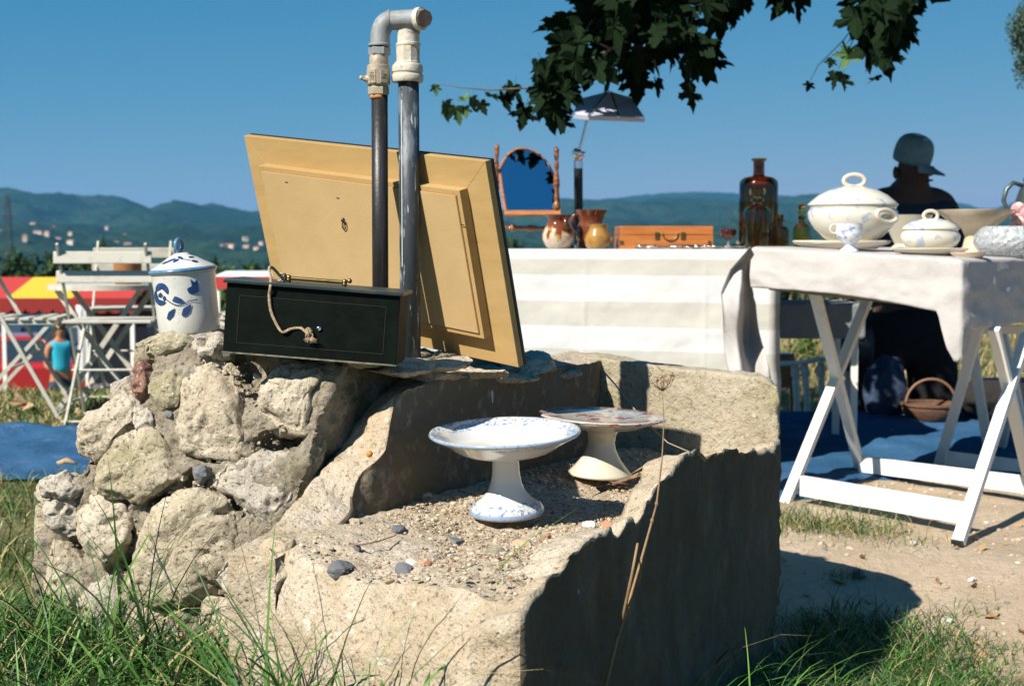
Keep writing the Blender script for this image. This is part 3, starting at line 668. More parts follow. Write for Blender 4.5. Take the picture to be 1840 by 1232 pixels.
CM = dict(slate=M_slate, red=mat('terracotta_chip', (.42, .17, .09), .9, (((.5, .26, .16), 60, .4, .7, 3),)), pale=mat('pale_chip', (.55, .52, .47), .85), olive=mat('olive_chip', (.16, .16, .12), .9, (((.3, .28, .2), 90, .45, .7, 3),)), buff=mat('buff_chip', (.38, .27, .17), .9))
def loose(px, py, s, k, lab, h=None, group='loose stones on the gravel bed'):
    if h is None: p = on_bed(px, py); p.z = max(bed_z(p.x, p.y), .325) + s * .28
    else: p = PH(px, py, h); p.z = float(gz(p.x, p.y)) + s * .25
    o = rock(p, (s, s * .8, s * .55), CM[k], random.randint(0, 9999), None, 'loose_stone', .35, R=Euler((random.uniform(-.2, .2), random.uniform(-.2, .2), random.uniform(0, 3))).to_matrix(), fine=.35)
    tag(o, lab, 'stone', group)
for c in chips: loose(*c)
for c in [(1612, 1122, .028, 'pale', 'rounded pale stone in the shade edge right of the basin'), (1540, 1012, .022, 'slate', 'flat dark stone on the bare dirt'), (1535, 955, .024, 'slate', 'grey flat stone in front of the white rail'),
          (1705, 1055, .018, 'pale', 'small pale stone on the dirt at the right'), (1745, 1018, .012, 'pale', 'little pale pebble on the dirt below the trestle foot'), (1510, 950, .014, 'buff', 'buff pebble beside the grass tuft under the rail'),
          (1560, 1035, .012, 'buff', 'small buff pebble below the flat dark stone'), (1450, 1030, .010, 'buff', 'tiny buff pebble right of the basin'), (1640, 975, .013, 'pale', 'pale pebble near the trestle foot'), (1690, 1150, .014, 'pale', 'pale pebble in the sparse grass')]:
    loose(*c[:5], h=0, group='loose stones on the dirt')
# twigs on the gravel
M_twig = mat('dry_twig', (.16, .09, .055), .9, (((.30, .20, .12), 60, .4, .7, 3),))
def twig(pts, r, lab, name='dry_twig', cat='twig', mt=None, extra=()):
    b = MB().tube(pts, [r * (1 - .6 * i / (len(pts) - 1)) for i in range(len(pts))], 7)
    for e_ in extra: b.tube(e_[0], e_[1], 6)
    return tag(b.build(name, mt or M_twig, None, True), lab, cat)
q = [PH(x, y, .356 + dz) for x, y, dz in [(628, 976, 0), (650, 978, .006), (680, 972, .004), (700, 965, .002), (712, 961, .0)]]
twig(q, .0016, 'thin curved twig on the gravel left of the stand')
q = [PH(x, y, .358 + dz) for x, y, dz in [(1078, 880, .0), (1100, 870, .012), (1125, 862, .02), (1150, 850, .034), (1175, 842, .045), (1200, 828, .055)]]
ex = []
for k in range(7):
    a_ = Vector(q[min(5, k % 6)]); ex.append(([a_, a_ + Vector((random.uniform(-.01, .03), random.uniform(-.02, .02), random.uniform(.0, .014))), a_ + Vector((random.uniform(-.03, .05), random.uniform(-.03, .03), random.uniform(-.008, .01)))], [.0022, .0018, .0006]))
twig(q, .0045, 'tangle of dark dry twigs against the ragged rim', extra=ex)
q = [P(x, y, d) for x, y, d in [(1080, 662, 3.10), (1105, 690, 3.03), (1140, 735, 2.9), (1165, 762, 2.75), (1200, 795, 2.65), (1240, 812, 2.55)]]
twig(q, .002, 'thin bare root hanging down the lit slab behind the plates', 'root', 'root', mat('pale_root', (.35, .27, .2), .9))
# ------------------------------------------------------------------ compotes
def rim_mat(name, r0, r1, blue, base=(.60, .595, .57), thr=(.50, .58), sc=130, zcut=None, edge_k=.75):
    m = bpy.data.materials.new(name); m.use_nodes = True; t = m.node_tree; n = t.nodes; l = t.links; b = n['Principled BSDF']
    tc = n.new('ShaderNodeTexCoord'); sp = n.new('ShaderNodeSeparateXYZ'); l.new(tc.outputs['Object'], sp.inputs[0])
    cb = n.new('ShaderNodeCombineXYZ'); l.new(sp.outputs[0], cb.inputs[0]); l.new(sp.outputs[1], cb.inputs[1])
    ln = n.new('ShaderNodeVectorMath'); ln.operation = 'LENGTH'; l.new(cb.outputs[0], ln.inputs[0])
    def mr(f, a, b_, c=0, d=1):
        q = n.new('ShaderNodeMapRange'); q.inputs[1].default_value = a; q.inputs[2].default_value = b_; q.inputs[3].default_value = c; q.inputs[4].default_value = d; l.new(f, q.inputs[0]); return q.outputs[0]
    def mul(a, b_):
        q = n.new('ShaderNodeMath'); q.operation = 'MULTIPLY'; l.new(a, q.inputs[0]); l.new(b_, q.inputs[1]); return q.outputs[0]
    def mx(a, b_):
        q = n.new('ShaderNodeMath'); q.operation = 'MAXIMUM'; l.new(a, q.inputs[0]); l.new(b_, q.inputs[1]); return q.outputs[0]
    no = n.new('ShaderNodeTexNoise'); no.inputs['Scale'].default_value = sc; no.inputs['Detail'].default_value = 5; no.inputs['Roughness'].default_value = .7; l.new(tc.outputs['Object'], no.inputs['Vector'])
    n2 = n.new('ShaderNodeTexNoise'); n2.inputs['Scale'].default_value = 16; n2.inputs['Detail'].default_value = 1; l.new(tc.outputs['Object'], n2.inputs['Vector'])
    wob = n.new('ShaderNodeMath'); wob.operation = 'MULTIPLY_ADD'; wob.inputs[1].default_value = (r1 - r0) * 1.3; l.new(n2.outputs['Fac'], wob.inputs[0]); l.new(ln.outputs['Value'], wob.inputs[2])
    band = mr(wob.outputs[0], r0 + (r1 - r0) * .75, r0 + (r1 - r0) * .9)
    pat = mul(mr(no.outputs['Fac'], thr[0], thr[1]), band)
    if zcut is not None: pat = mul(pat, mr(sp.outputs[2], zcut, zcut + .001) if zcut > 0 else mr(sp.outputs[2], -zcut, -zcut - .001))
    edge = mr(ln.outputs['Value'], r1 - .0025, r1 - .0015)
    tot = mx(pat, mul(edge, mr(no.outputs['Fac'], 0, .01, 0, edge_k)))
    mi = n.new('ShaderNodeMix'); mi.data_type = 'RGBA'; l.new(tot, mi.inputs[0]); mi.inputs[6].default_value = (*base, 1); mi.inputs[7].default_value = (*blue, 1)
    l.new(mi.outputs[2], b.inputs['Base Color']); b.inputs['Roughness'].default_value = .14; b.inputs['Coat Weight'].default_value = .4; b.inputs['Coat Roughness'].default_value = .04
    return m
M_cw = ceramic('white_earthenware', (.60, .59, .56), (), .14)
M_cw2 = ceramic('ivory_earthenware', (.58, .53, .42), (((.52, .46, .33), 14, .45, .7, 3),), .16)
def compote(px, py, s, lab, Rr, H, rot, red=False):
    b0 = PH(px, py, .354)
    t = thing('compote', lab, 'cake stand', b0, rot, 'footed ceramic stands in the basin')
    body = M_cw2 if red else M_cw
    Rf = Rr * .50
    prof = [(0, .006), (Rf * .8, .002), (Rf * .97, 0), (Rf, .003), (Rf * .985, .008), (Rf * .90, .016), (Rf * .66, .026), (Rf * .50, .038), (Rf * .41, .052), (Rf * .365, .068), (Rf * .35, H * .64), (Rf * .40, H * .70)] if not red else \
           [(0, .006), (Rf * .8, .002), (Rf * .97, 0), (Rf, .003), (Rf * .97, .007), (Rf * .80, .018), (Rf * .60, .034), (Rf * .46, .052), (Rf * .42, .066), (Rf * .46, .082), (Rf * .62, .096)]
    MB().lathe(prof, 64).build('foot', rim_mat('foot_print_%d' % red, Rf * .70, Rf, (.12, .20, .34)) if not red else body, t, True, local=True)
    if not red:
        bowl = [(0, H * .66), (Rr * .22, H * .665), (Rr * .30, H * .68), (Rr * .55, H * .735), (Rr * .66, H * .78), (Rr * .75, H * .845), (Rr * .92, H * .925), (Rr * .985, H * .955), (Rr, H * .975), (Rr * .985, H), (Rr * .95, H * .992), (Rr * .76, H * .915), (Rr * .70, H * .86), (Rr * .5, H * .80), (0, H * .79)]
    else:
        bowl = [(0, .088), (Rf * .5, .089), (Rf * .66, .095), (Rf * 1.1, H * .80), (Rr * .8, H * .90), (Rr * .98, H * .965), (Rr, H * .985), (Rr * .985, H), (Rr * .80, H * .975), (Rr * .5, H * .97), (0, H * .968)]
    o = MB().lathe(bowl, 96).build('bowl' if not red else 'plate', rim_mat('bowl_print_%d' % red, Rr * (.72 if not red else -.6), Rr, (.16, .25, .37) if not red else (.32, .05, .06), base=(.60, .595, .57) if not red else (.56, .53, .46), thr=(.50, .57) if not red else (.545, .57), sc=150 if not red else 30, zcut=H * .93 if red else H * .905, edge_k=.2 if red else .75), t, True, local=True)
    return t
compote(911, 921, 1, 'white footed bowl with blue transfer pattern round rim and foot, nearer of the two stands', .1265, .140, (math.radians(3), math.radians(-2.6), .3))
compote(1078, 853, 1, 'ivory footed cake plate with dark red flowers, half shaded behind the blue rimmed bowl', .1255, .118, (math.radians(2.2), math.radians(1.0), .9), True)
# ------------------------------------------------------------------ storage jar with blue flowers
M_stoneware = mat('salt_glaze', (.56, .56, .535), .28, (((.48, .47, .445), 18, .45, .7, 4), ((.36, .33, .29), 260, .68, .74, 1)), (), coat=.25)
M_cobalt = mat('cobalt_blue', (.010, .035, .11), .35, (((.025, .07, .19), 60, .4, .7, 3),), coat=.3)
M_bluegl = mat('blue_glaze', (.10, .21, .33), .25, (((.05, .12, .24), 50, .4, .65, 3),), coat=.3)
jy = 2.60; jb = P(341, 596, jy); R0 = .0556
jar = thing('storage_jar', 'cylindrical stoneware jar with painted blue flowers and a ring handled lid', 'jar', jb, (math.radians(2), math.radians(-5.0), 0))
MB().lathe([(0, .001), (R0 * .96, 0), (R0 * .99, .003), (R0 * 1.0, .03), (R0 * 1.02, .10), (R0 * 1.03, .108), (R0 * .9, .110), (0, .110)], 64).build('body', M_stoneware, jar, True, local=True, auto=40)
lid = MB().lathe([(0, .108), (R0 * 1.05, .1085), (R0 * 1.10, .112), (R0 * 1.10, .1155), (R0 * 1.06, .118), (R0 * .7, .129), (R0 * .4, .1395), (R0 * .2, .145), (0, .146)], 64).build('lid', M_stoneware, jar, True, local=True)
MB().lathe([(R0 * 1.055, .1095), (R0 * 1.108, .1122), (R0 * 1.112, .1155), (R0 * 1.06, .1184)], 64).build('rim_band', M_bluegl, lid, True, local=True)
MB().torus((-.002, 0, .1585), .0105, .0042, Matrix.Rotation(math.radians(68), 3, 'Z') @ Matrix.Rotation(math.pi / 2, 3, 'X'), 24, 12).lathe([(.007, .144), (.005, .148), (.005, .151)], 12, (-.002, 0, 0)).build('ring_handle', M_bluegl, lid, True, local=True)
def petal(pts, rad, on='body', n=9):
    """flat painted shape laid on the jar wall: pts in photo pixels relative to the jar centre (330,530)"""
    V = []; k = .0445 / 48
    cx = sum(p[0] for p in pts) / len(pts); cy = sum(p[1] for p in pts) / len(pts)
    def mp(x, y):
        a = math.asin(max(-.98, min(.98, (x - 334) * (jy / F) / rad))); z = (594 - y) * (jy / F)
        r = rad + .0006 + .014 * rad * 0; return (math.sin(a) * r, -math.cos(a) * r, z)
    C_ = catmull([Vector((p[0], p[1], 0)) for p in pts], 5)
    ring = [mp(c[0], c[1]) for c in C_]; mid = [mp(cx + (c[0] - cx) * .5, cy + (c[1] - cy) * .5) for c in C_]
    V = ring + mid + [mp(cx, cy)]; n_ = len(C_)
    return V, [(i, (i + 1) % n_, n_ + (i + 1) % n_, n_ + i) for i in range(n_)] + [(n_ + i, n_ + (i + 1) % n_, 2 * n_) for i in range(n_)]
def arc(cx, cy, r0, r1, a0, a1, th0, th1, n=10):
    o = []; i_ = []
    for k in range(n + 1):
        t = k / n; a = math.radians(a0 + (a1 - a0) * t); th = (th0 + (th1 - th0) * math.sin(math.pi * t)); r = r0 + (r1 - r0) * t
        o.append((cx + (r + th) * math.cos(a), cy + (r + th) * math.sin(a))); i_.append((cx + (r - th) * math.cos(a), cy + (r - th) * math.sin(a)))
    return o + i_[::-1]
Rj = R0 * 1.022
pf = [arc(302, 522, 14, 14, 60, 215, 1, 5), arc(303, 517, 12, 12, 190, 375, 1, 5), [(297, 519), (302, 517), (305, 522), (300, 526), (295, 524)], [(304, 526), (309, 523), (311, 529), (306, 532)],
      [(322, 533), (328, 525), (338, 530), (345, 538), (333, 538)], [(308, 563), (313, 552), (326, 546), (321, 559), (312, 566)], [(336, 560), (340, 548), (354, 541), (350, 555), (342, 562)],
      [(350, 514), (358, 510), (357, 498), (363, 504), (368, 500), (368, 520), (361, 524), (352, 522)], [(276, 505), (283, 512), (280, 520), (276, 516)]]
for q in range(12):
    a = 311 + q * 4.4; yy = 530 + 12 * math.sin(min(1, q / 9) * math.pi * .85)
    pf.append([(a, yy - 1), (a + 5, 530 + 12 * math.sin(min(1, (q + 1) / 9) * math.pi * .85) - 1), (a + 5, 530 + 12 * math.sin(min(1, (q + 1) / 9) * math.pi * .85) + .6), (a, yy + .6)])
fl = MB()
for p in pf: fl.add(*petal(p, Rj))
o = fl.build('painted_flower', M_cobalt, jar, False, local=True); o['kind'] = 'stuff'
lf = MB()
def lidspot(x, y, a, b_, rot):   # x,y on lid cone
    V = []
    for k in range(14):
        t = 2 * math.pi * k / 14; u = a * math.cos(t); v = b_ * math.sin(t); X_ = x + u * math.cos(rot) - v * math.sin(rot); Y_ = y + u * math.sin(rot) + v * math.cos(rot)
        rr = math.hypot(X_, Y_); z = float(np.interp(rr / R0, [.2, .4, .7, 1.06], [.145, .1395, .129, .118])) + .0008; V.append((X_, Y_, z))
    return V, [tuple(range(14))]
for sp_ in [(-.016, -.030, .012, .003, .1), (-.003, -.034, .006, .0035, .6), (.004, -.027, .006, .003, -.5), (-.026, -.027, .006, .002, -.3), (.022, -.018, .006, .0025, .9), (.030, -.028, .006, .004, .4), (.017, -.030, .012, .0007, .1), (.020, -.004, .008, .003, .5)]: lf.add(*lidspot(*sp_))
lf.build('painted_leaves', M_cobalt, lid, False, local=True)['kind'] = 'stuff'
# ------------------------------------------------------------------ green cash box
by = 2.315; bb = P(400, 633, by)
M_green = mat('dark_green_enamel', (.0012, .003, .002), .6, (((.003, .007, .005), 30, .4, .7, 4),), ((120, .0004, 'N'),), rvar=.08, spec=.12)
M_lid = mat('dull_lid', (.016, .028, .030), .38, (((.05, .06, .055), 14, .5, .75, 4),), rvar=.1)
M_brass = mat('old_brass', (.26, .19, .08), .4, (((.18, .12, .05), 60, .5, .7, 3),), metal=1)
M_gold = mat('gold_line', (.016, .016, .009), .6)
box = thing('metal_box', 'dark green painted tin cash box with brass bar handle, tilted on the rubble', 'box', bb, (0, math.radians(4.4), math.radians(-2)))
BW, BD, BH = .284, .132, .114
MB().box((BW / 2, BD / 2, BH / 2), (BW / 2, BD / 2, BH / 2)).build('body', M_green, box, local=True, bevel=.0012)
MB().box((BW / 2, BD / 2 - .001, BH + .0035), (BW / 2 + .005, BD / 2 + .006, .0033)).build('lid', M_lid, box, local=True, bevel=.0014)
MB().box((BW / 2, -.0012, .0012), (BW / 2 + .001, .0015, .0012)).build('bottom_seam', mat('worn_seam', (.20, .19, .13), .6, (((.05, .06, .04), 80, .4, .7, 3),)), box, local=True)
g = MB()
for (x0, z0, x1, z1) in [(.022, .018, BW - .022, .018), (.022, .095, BW - .022, .095), (.022, .018, .022, .095), (BW - .022, .018, BW - .022, .095)]:
    g.box(((x0 + x1) / 2, -.0004, (z0 + z1) / 2), (abs(x1 - x0) / 2 + .0004, .0004, abs(z1 - z0) / 2 + .0004))
g.build('gold_line', M_gold, box, local=True)
hb = MB().tube([(.092, BD * .5, BH + .013), (.178, BD * .5, BH + .013)], .0034, 14).build('handle', M_brass, box, True, local=True, auto=40)
for xx in (.088, .182):
    e_ = MB().tube([(xx, BD * .5, BH + .006), (xx, BD * .5, BH + .014)], .0040, 12).ball((xx + (.008 if xx > .1 else -.008), BD * .5, BH + .016), .0042).ball((xx, BD * .5, BH + .014), .0046).build('handle_post', M_brass, hb, True, local=True)
MB().tube([(.155, -.001, .052), (.155, -.003, .052)], .004, 16).build('keyhole', M_chrome, box, True, local=True)
# string
M_str = mat('jute_string', (.42, .33, .22), .95, (((.28, .20, .12), 300, .4, .6, 2),), ((500, .001, 'N'),))
def bx(x, y, z): return (box.matrix_basis @ Vector((x, y, z)))
def twist(pts, r, mb, n=70):
    C_ = [Vector(c) for c in pts]; L = []
    for i in range(len(C_) - 1):
        a, b_, c, d = C_[max(0, i - 1)], C_[i], C_[i + 1], C_[min(len(C_) - 1, i + 2)]
        for k in range(14):
            t = k / 14; L.append(.5 * ((2 * b_) + (-a + c) * t + (2 * a - 5 * b_ + 4 * c - d) * t * t + (-a + 3 * b_ - 3 * c + d) * t ** 3))
    for ph in (0, 2.1, 4.2):
        mb.tube([p + Vector((math.cos(i * .9 + ph), 0, math.sin(i * .9 + ph))) * r * .55 for i, p in enumerate(L)], r * .62, 6)
sb = MB()
def BXp(px, py, yy): p = P(px, py, yy); return p
front = lambda px, py, o=0: P(px, py, by - .006 - o)
twist([P(507, 503, 2.38), P(500, 492, 2.37), P(488, 480, 2.35), P(484, 484, 2.33), P(487, 500, 2.318), front(486, 515, .004), front(484, 532), front(487, 558), front(497, 582), front(508, 596, .002), front(524, 590), front(540, 589), front(551, 597, .003), front(558, 603, .004)], .0024, sb)
for k in range(10):
    a = k * .7; c = Vector(P(507, 498, 2.378)); sb.torus(c + Vector((0, 0, (k % 5 - 2) * .0018)), .0062, .0016, Euler((random.uniform(-.9, .9), random.uniform(-.9, .9), 0)).to_matrix(), 12, 5)
for k in range(8):
    c = Vector(front(556 + random.uniform(-4, 4), 598 + random.uniform(-6, 5), .005)); sb.torus(c, .004, .0015, Euler((random.uniform(0, 3), random.uniform(0, 3), 0)).to_matrix(), 10, 5)
for k in range(26):
    a = random.uniform(-1.2, 1.2); c = Vector(front(558, 604, .005)); L = random.uniform(.007, .014)
    sb.tube([c, c + Vector((math.sin(a) * L * .6, -.002, -abs(math.cos(a)) * L * .6)), c + Vector((math.sin(a) * L + .002, -.003 + random.uniform(-.002, .002), -abs(math.cos(a)) * L))], [.0008, .0006, .0004], 4)
tag(sb.build('string', M_str, None, True), 'frayed jute string tied to the brass handle and hanging down the box front', 'string')
# ------------------------------------------------------------------ pipes
def pipe_mat(name, dark, pale, lo, hi):
    return mat(name, dark, .5, ((pale, 16, lo, hi, 5, (2.2, 2.2, .35)), ((.20, .24, .28), 60, .5, .62, 5, (1.5, 1.5, .3)), ((.018, .022, .026), 45, .52, .66, 6, (1, 1, .5))), ((120, .0012, 'N', (1, 1, .4)),), metal=.25, spec=.5, rvar=.12)
M_pipe2 = mat('scraped_blue_grey_pipe', (.03, .038, .047), .5, (((.012, .025, .03), 10, .42, .55, 4, (2, 2, .3)), ((.10, .12, .14), 26, .54, .62, 6, (1.4, 1.4, .45)), ((.45, .48, .50), 70, .60, .66, 6, (1.6, 1.6, .2))), ((120, .001, 'N', (1, 1, .4)),), spec=.6, rvar=.1)
M_pipe1 = mat('blackened_pipe', (.012, .011, .011), .42, (((.035, .033, .035), 30, .5, .7, 5, (3, 3, .25)), ((.10, .06, .04), 8, .6, .75, 4)), ((150, .0006, 'N'),), spec=.6)
M_galv = mat('galvanised_iron', (.25, .265, .27), .62, (((.19, .205, .21), 30, .42, .62, 5), ((.50, .49, .46), 14, .58, .72, 5)), ((160, .0009, 'N'),), metal=.2, rvar=.1)
M_ptfe = mat('limed_brass', (.46, .41, .33), .65, (((.60, .57, .50), 24, .46, .62, 5), ((.22, .22, .22), 34, .56, .68, 5), ((.62, .45, .25), 20, .62, .74, 4)), ((130, .0014, 'N'),), rvar=.1)
M_valve = mat('dull_valve_brass', (.36, .31, .23), .55, (((.24, .20, .15), 30, .45, .65, 5),), ((150, .0008, 'N'),), metal=.2)
py_ = 2.69; k_ = py_ / F
p2b = P(738, 648, py_); p2t = P(734, 140, py_); p1b = P(684, 640, py_ - .005); p1t = P(682, 172, py_ - .005)
pip = thing('water_pipe', 'old standpipe of two upright pipes joined at the top by an elbow and tee', 'pipe', (p2b.x, p2b.y, .56))
MB().tube([p2b - Vector((0, 0, .06)), p2b * .5 + p2t * .5, p2t], 18.5 * k_, 32).build('riser', M_pipe2, pip, True)['label'] = 'thick riser with scraped blue grey paint'
MB().tube([p1b - Vector((0, 0, .06)), p1b * .5 + p1t * .5, p1t], 14.5 * k_, 28).build('riser', M_pipe1, pip, True)['label'] = 'thinner blackened riser'
MB().box(P(722, 330, py_ - .0155), (.0007, .0007, .155)).build('white_line', mat('white_line_tone', (.62, .66, .68), .5), pip)  # thin white line down the left of the thick riser
def Zp(py): return P(734, py, py_).z
def stack(cx_px, prof, yd, n=28):  # prof: (radius px, py)
    b = MB(); c = P(cx_px, 300, yd); b.lathe([(r * yd / F, P(cx_px, py, yd).z) for r, py in prof], n, (c.x, c.y, 0)); return b
stack(733, [(27, 148), (28.5, 145), (28.5, 137), (27.5, 135), (26, 134), (26, 131), (27.5, 130), (27.5, 121), (26, 117), (23, 115), (23, 113)], py_).build('collar', M_ptfe, pip, True, auto=35)
stack(734, [(22, 116), (22, 112), (21, 111), (21, 84), (22, 82), (22, 80)], py_, 10).build('union_nut', M_ptfe, pip, False, bevel=.0006)
stack(735, [(21.5, 82), (21.5, 78), (19.5, 77), (19.5, 60), (20, 56)], py_).build('tee_neck', M_ptfe, pip, True, auto=35)
ty = P(735, 38, py_).z; tx0 = P(735, 38, py_).x
MB().tube([(P(694, 40, py_).x, py_, ty), (P(700, 40, py_).x, py_, ty + .0006), (P(760, 40, py_ - .015).x, py_ - .022, ty + .001)], [17 * k_] * 3, 28).tube([(tx0, py_, ty - .024), (tx0, py_, ty)], [19.5 * k_, 18 * k_], 28).build('tee', M_galv, pip, True, auto=50)
MB().tube([(P(701, 40, py_).x, py_, ty), (P(696, 40, py_).x, py_, ty)], 19.5 * k_, 28).build('tee_band', M_galv, pip, True, auto=35)
MB().tube([(P(752, 38, py_).x, py_ - .016, ty + .001), (P(760, 38, py_).x, py_ - .021, ty + .001)], 20 * k_, 28).build('tee_bead', M_ptfe, pip, True, auto=35)
dpl = Vector((.014, -.022, -.001)).normalized(); c0 = Vector((P(757, 37, py_).x, py_ - .02, ty + .001))
MB().tube([c0, c0 + dpl * .009], 18 * k_, 6).build('plug_nut', M_ptfe, pip, False, bevel=.0008)
MB().tube([c0 + dpl * .009, c0 + dpl * .017], 15.5 * k_, 8).build('plug', mat('brown_iron', (.075, .055, .04), .6, (((.14, .10, .08), 60, .4, .7, 3),)), pip, False, bevel=.0008)
e1 = P(683, 80, py_ - .005)
el = [Vector((e1.x, e1.y, e1.z)), Vector((e1.x, e1.y, e1.z + .010))]
cxr = P(701, 40, py_).x - e1.x; hh = ty - e1.z - .010
for k in range(1, 10):
    a = math.pi / 2 * k / 9; el.append(Vector((e1.x + cxr * (1 - math.cos(a)), e1.y + .005 * k / 9, e1.z + .010 + hh * math.sin(a))))
MB().tube(el, 17.5 * k_, 28).build('elbow', M_galv, pip, True, auto=50)
stack(683, [(18, 84), (20, 83), (20, 80), (18, 78)], py_ - .005).build('elbow_bead', M_galv, pip, True, auto=35)
stack(683, [(17, 100), (20, 99), (20, 87), (17, 85)], py_ - .005, 6).build('union_nut', M_galv, pip, False, bevel=.0008)
stack(682, [(16, 118), (17, 117), (17, 104), (16.5, 103), (16.5, 98)], py_ - .005).build('valve_neck', M_valve, pip, True, auto=35)
vb = stack(681, [(18, 154), (20.5, 152), (21, 146), (21, 128), (20, 119), (18, 117)], py_ - .005, 24).build('valve_body', M_valve, pip, True, auto=35)
stack(681, [(16, 172), (19, 170), (19, 158), (17, 155), (17, 153)], py_ - .005, 6).build('union_nut', M_valve, pip, False, bevel=.0008)
stack(681, [(15.3, 178), (15.3, 171)], py_ - .005).build('rust_ring', mat('rust', (.40, .18, .06), .8), pip, True)
s0 = P(664, 142, py_ - .01)
MB().tube([s0 + Vector((.008, 0, 0)), s0, s0 - Vector((.006, 0, .0))], [.0095, .0088, .0078], 16).tube([s0 - Vector((.006, 0, 0)), s0 - Vector((.011, 0, -.001))], .0055, 7).ball(s0 - Vector((.015, 0, -.002)), .0045, 8).build('valve_stem', M_valve, pip, True, auto=35)
# raised plates and numbers cast on the valve
def text_mesh(body, size, M_, name, mt, parent, ext=.0006):
    cu = bpy.data.curves.new('t', 'FONT'); cu.body = body; cu.size = size; cu.extrude = ext; cu.align_x = 'CENTER'; cu.align_y = 'CENTER'
    to = bpy.data.objects.new('t', cu); COL.objects.link(to); bpy.context.view_layer.update()
    me = bpy.data.meshes.new_from_object(to.evaluated_get(bpy.context.evaluated_depsgraph_get())); bpy.data.objects.remove(to)
    me.transform(M_); o = bpy.data.objects.new(name, me); me.materials.clear(); me.materials.append(mt); COL.objects.link(o); o.parent = parent; return o
for px, ang, tx in ((670, -28, '201'), (693, 30, '1t')):
    a = math.radians(ang); c = P(681, 139, py_ - .005); rr = 20.5 * k_
    pos = Vector((c.x + math.sin(a) * rr, c.y - math.cos(a) * rr, c.z)); Rz = Matrix.Rotation(a, 4, 'Z')
    MB().box(pos, (.0072, .0012, .0125), Rz.to_3x3()).build('cast_panel', M_valve, vb, local=True, bevel=.0008)
    Mx = Matrix.Translation(pos - Vector(pip.location) * 0 + Vector((math.sin(a), -math.cos(a), 0)) * .0013) @ Rz @ Matrix.Rotation(math.pi / 2, 4, 'X') @ Matrix.Rotation(math.pi / 2, 4, 'Z')
    text_mesh(tx, .0125, Mx, 'cast_number', mat('dark_cast', (.12, .10, .07), .6), vb)
for ch in vb.children: ch.matrix_parent_inverse = Matrix.Identity(4); ch.location = -Vector(pip.location)
# ------------------------------------------------------------------ picture frame seen from behind
TL = P(438, 244, 3.0); TR = P(872, 290, 2.60); BR = P(932, 660, 2.67)
ux = TR - TL; PW = ux.length; ux.normalize(); uz = TR - BR; PHt = uz.length; uz.normalize()
uy = uz.cross(ux).normalized(); uy = uy if uy.y > 0 else -uy
org = BR - ux * PW
pic = thing('picture_frame', 'framed picture seen from its bare tan back, leaning against the pipes', 'picture', org)
RM = Matrix((ux, uy, uz)).transposed()
print('paint y at pipes', [round(float((BR - Vector((0, 0, EYE))).dot(uy) / (P(a_, b__, 1) - Vector((0, 0, EYE))).dot(uy)), 3) for a_, b__ in ((733, 285), (737, 600), (683, 270))])
M_back = mat('tan_backing_board', (.39, .27, .125), .8, (((.43, .305, .15), 5, .4, .65, 5),), ((60, .0006, 'N'), (400, .0004, 'N')), spec=.2)
M_back2 = mat('tan_frame_wood', (.355, .23, .09), .75, (((.40, .27, .115), 4, .4, .65, 5, (1, 1, 6)),), ((60, .0006, 'N'),), spec=.25)
M_edge = mat('red_brown_edge', (.30, .12, .04), .8)
fw = .062; mt_ = .0006
def strip(poly, y0, y1, name, mt, par=pic):
    n_ = len(poly); V = [RM @ Vector((x, y0, z)) for x, z in poly] + [RM @ Vector((x, y1, z)) for x, z in poly]
    Fc = [tuple(range(n_)), tuple(range(2 * n_ - 1, n_ - 1, -1))] + [(i, n_ + i, n_ + (i + 1) % n_, (i + 1) % n_) for i in range(n_)]
    o = MB().add(V, Fc).build(name, mt, par, local=True, bevel=.0007); return o
W_, H_ = PW, PHt
strip([(0, H_), (fw, H_ - fw), (W_ - fw, H_ - fw), (W_, H_)], 0, .016, 'frame_rail', M_back2); strip([(0, 0), (W_, 0), (W_ - fw, fw), (fw, fw)], 0, .016, 'frame_rail', M_back2)
strip([(0, 0), (fw, fw), (fw, H_ - fw), (0, H_)], 0, .016, 'frame_stile', M_back2); strip([(W_, 0), (W_, H_), (W_ - fw, H_ - fw), (W_ - fw, fw)], 0, .016, 'frame_stile', M_back2)
strip([(-.001, -.001), (W_ + .001, -.001), (W_ + .001, H_ + .001), (-.001, H_ + .001)], .0165, .024, 'picture_front', mat('black_moulding', (.012, .011, .013), .5))
pd = .026; i0, i1 = fw - .008, fw + .002
# raised inner box: four side boards and backing panel
strip([(i1, i1), (W_ - i1, i1), (W_ - i1, H_ - i1), (i1, H_ - i1)], -pd, -pd + .003, 'backing_panel', M_back)
for nm, bx0 in (('box_side', (i0, i0, i1 + .006, H_ - i0)), ('box_side', (W_ - i1 - .006, i0, W_ - i0, H_ - i0)), ('box_rail', (i1 + .006, i0, W_ - i1 - .006, i1 + .006)), ('box_rail', (i1 + .006, H_ - i1 - .006, W_ - i1 - .006, H_ - i0))):
    x0, z0, x1, z1 = bx0; strip([(x0, z0), (x1, z0), (x1, z1), (x0, z1)], -pd + .0032, -.0003, nm, M_back2)
for (x0, z0, x1, z1) in ((i1 - .0015, i1 - .0015, W_ - i1 + .0015, H_ - i1 + .0015),): strip([(x0, z0), (x1, z0), (x1, z1), (x0, z1)], -pd + .0012, -pd + .0026, 'panel_edge', M_edge)
def pic_px(px, py):
    r = (P(px, py, 2) - Vector((0, 0, EYE))); cam0 = Vector((0, 0, EYE)); pl = org - uy * pd; t_ = (pl - cam0).dot(uy) / r.dot(uy); h_ = cam0 + r * t_ - org; return h_.dot(ux), h_.dot(uz)
hx, hz_ = pic_px(636, 368)
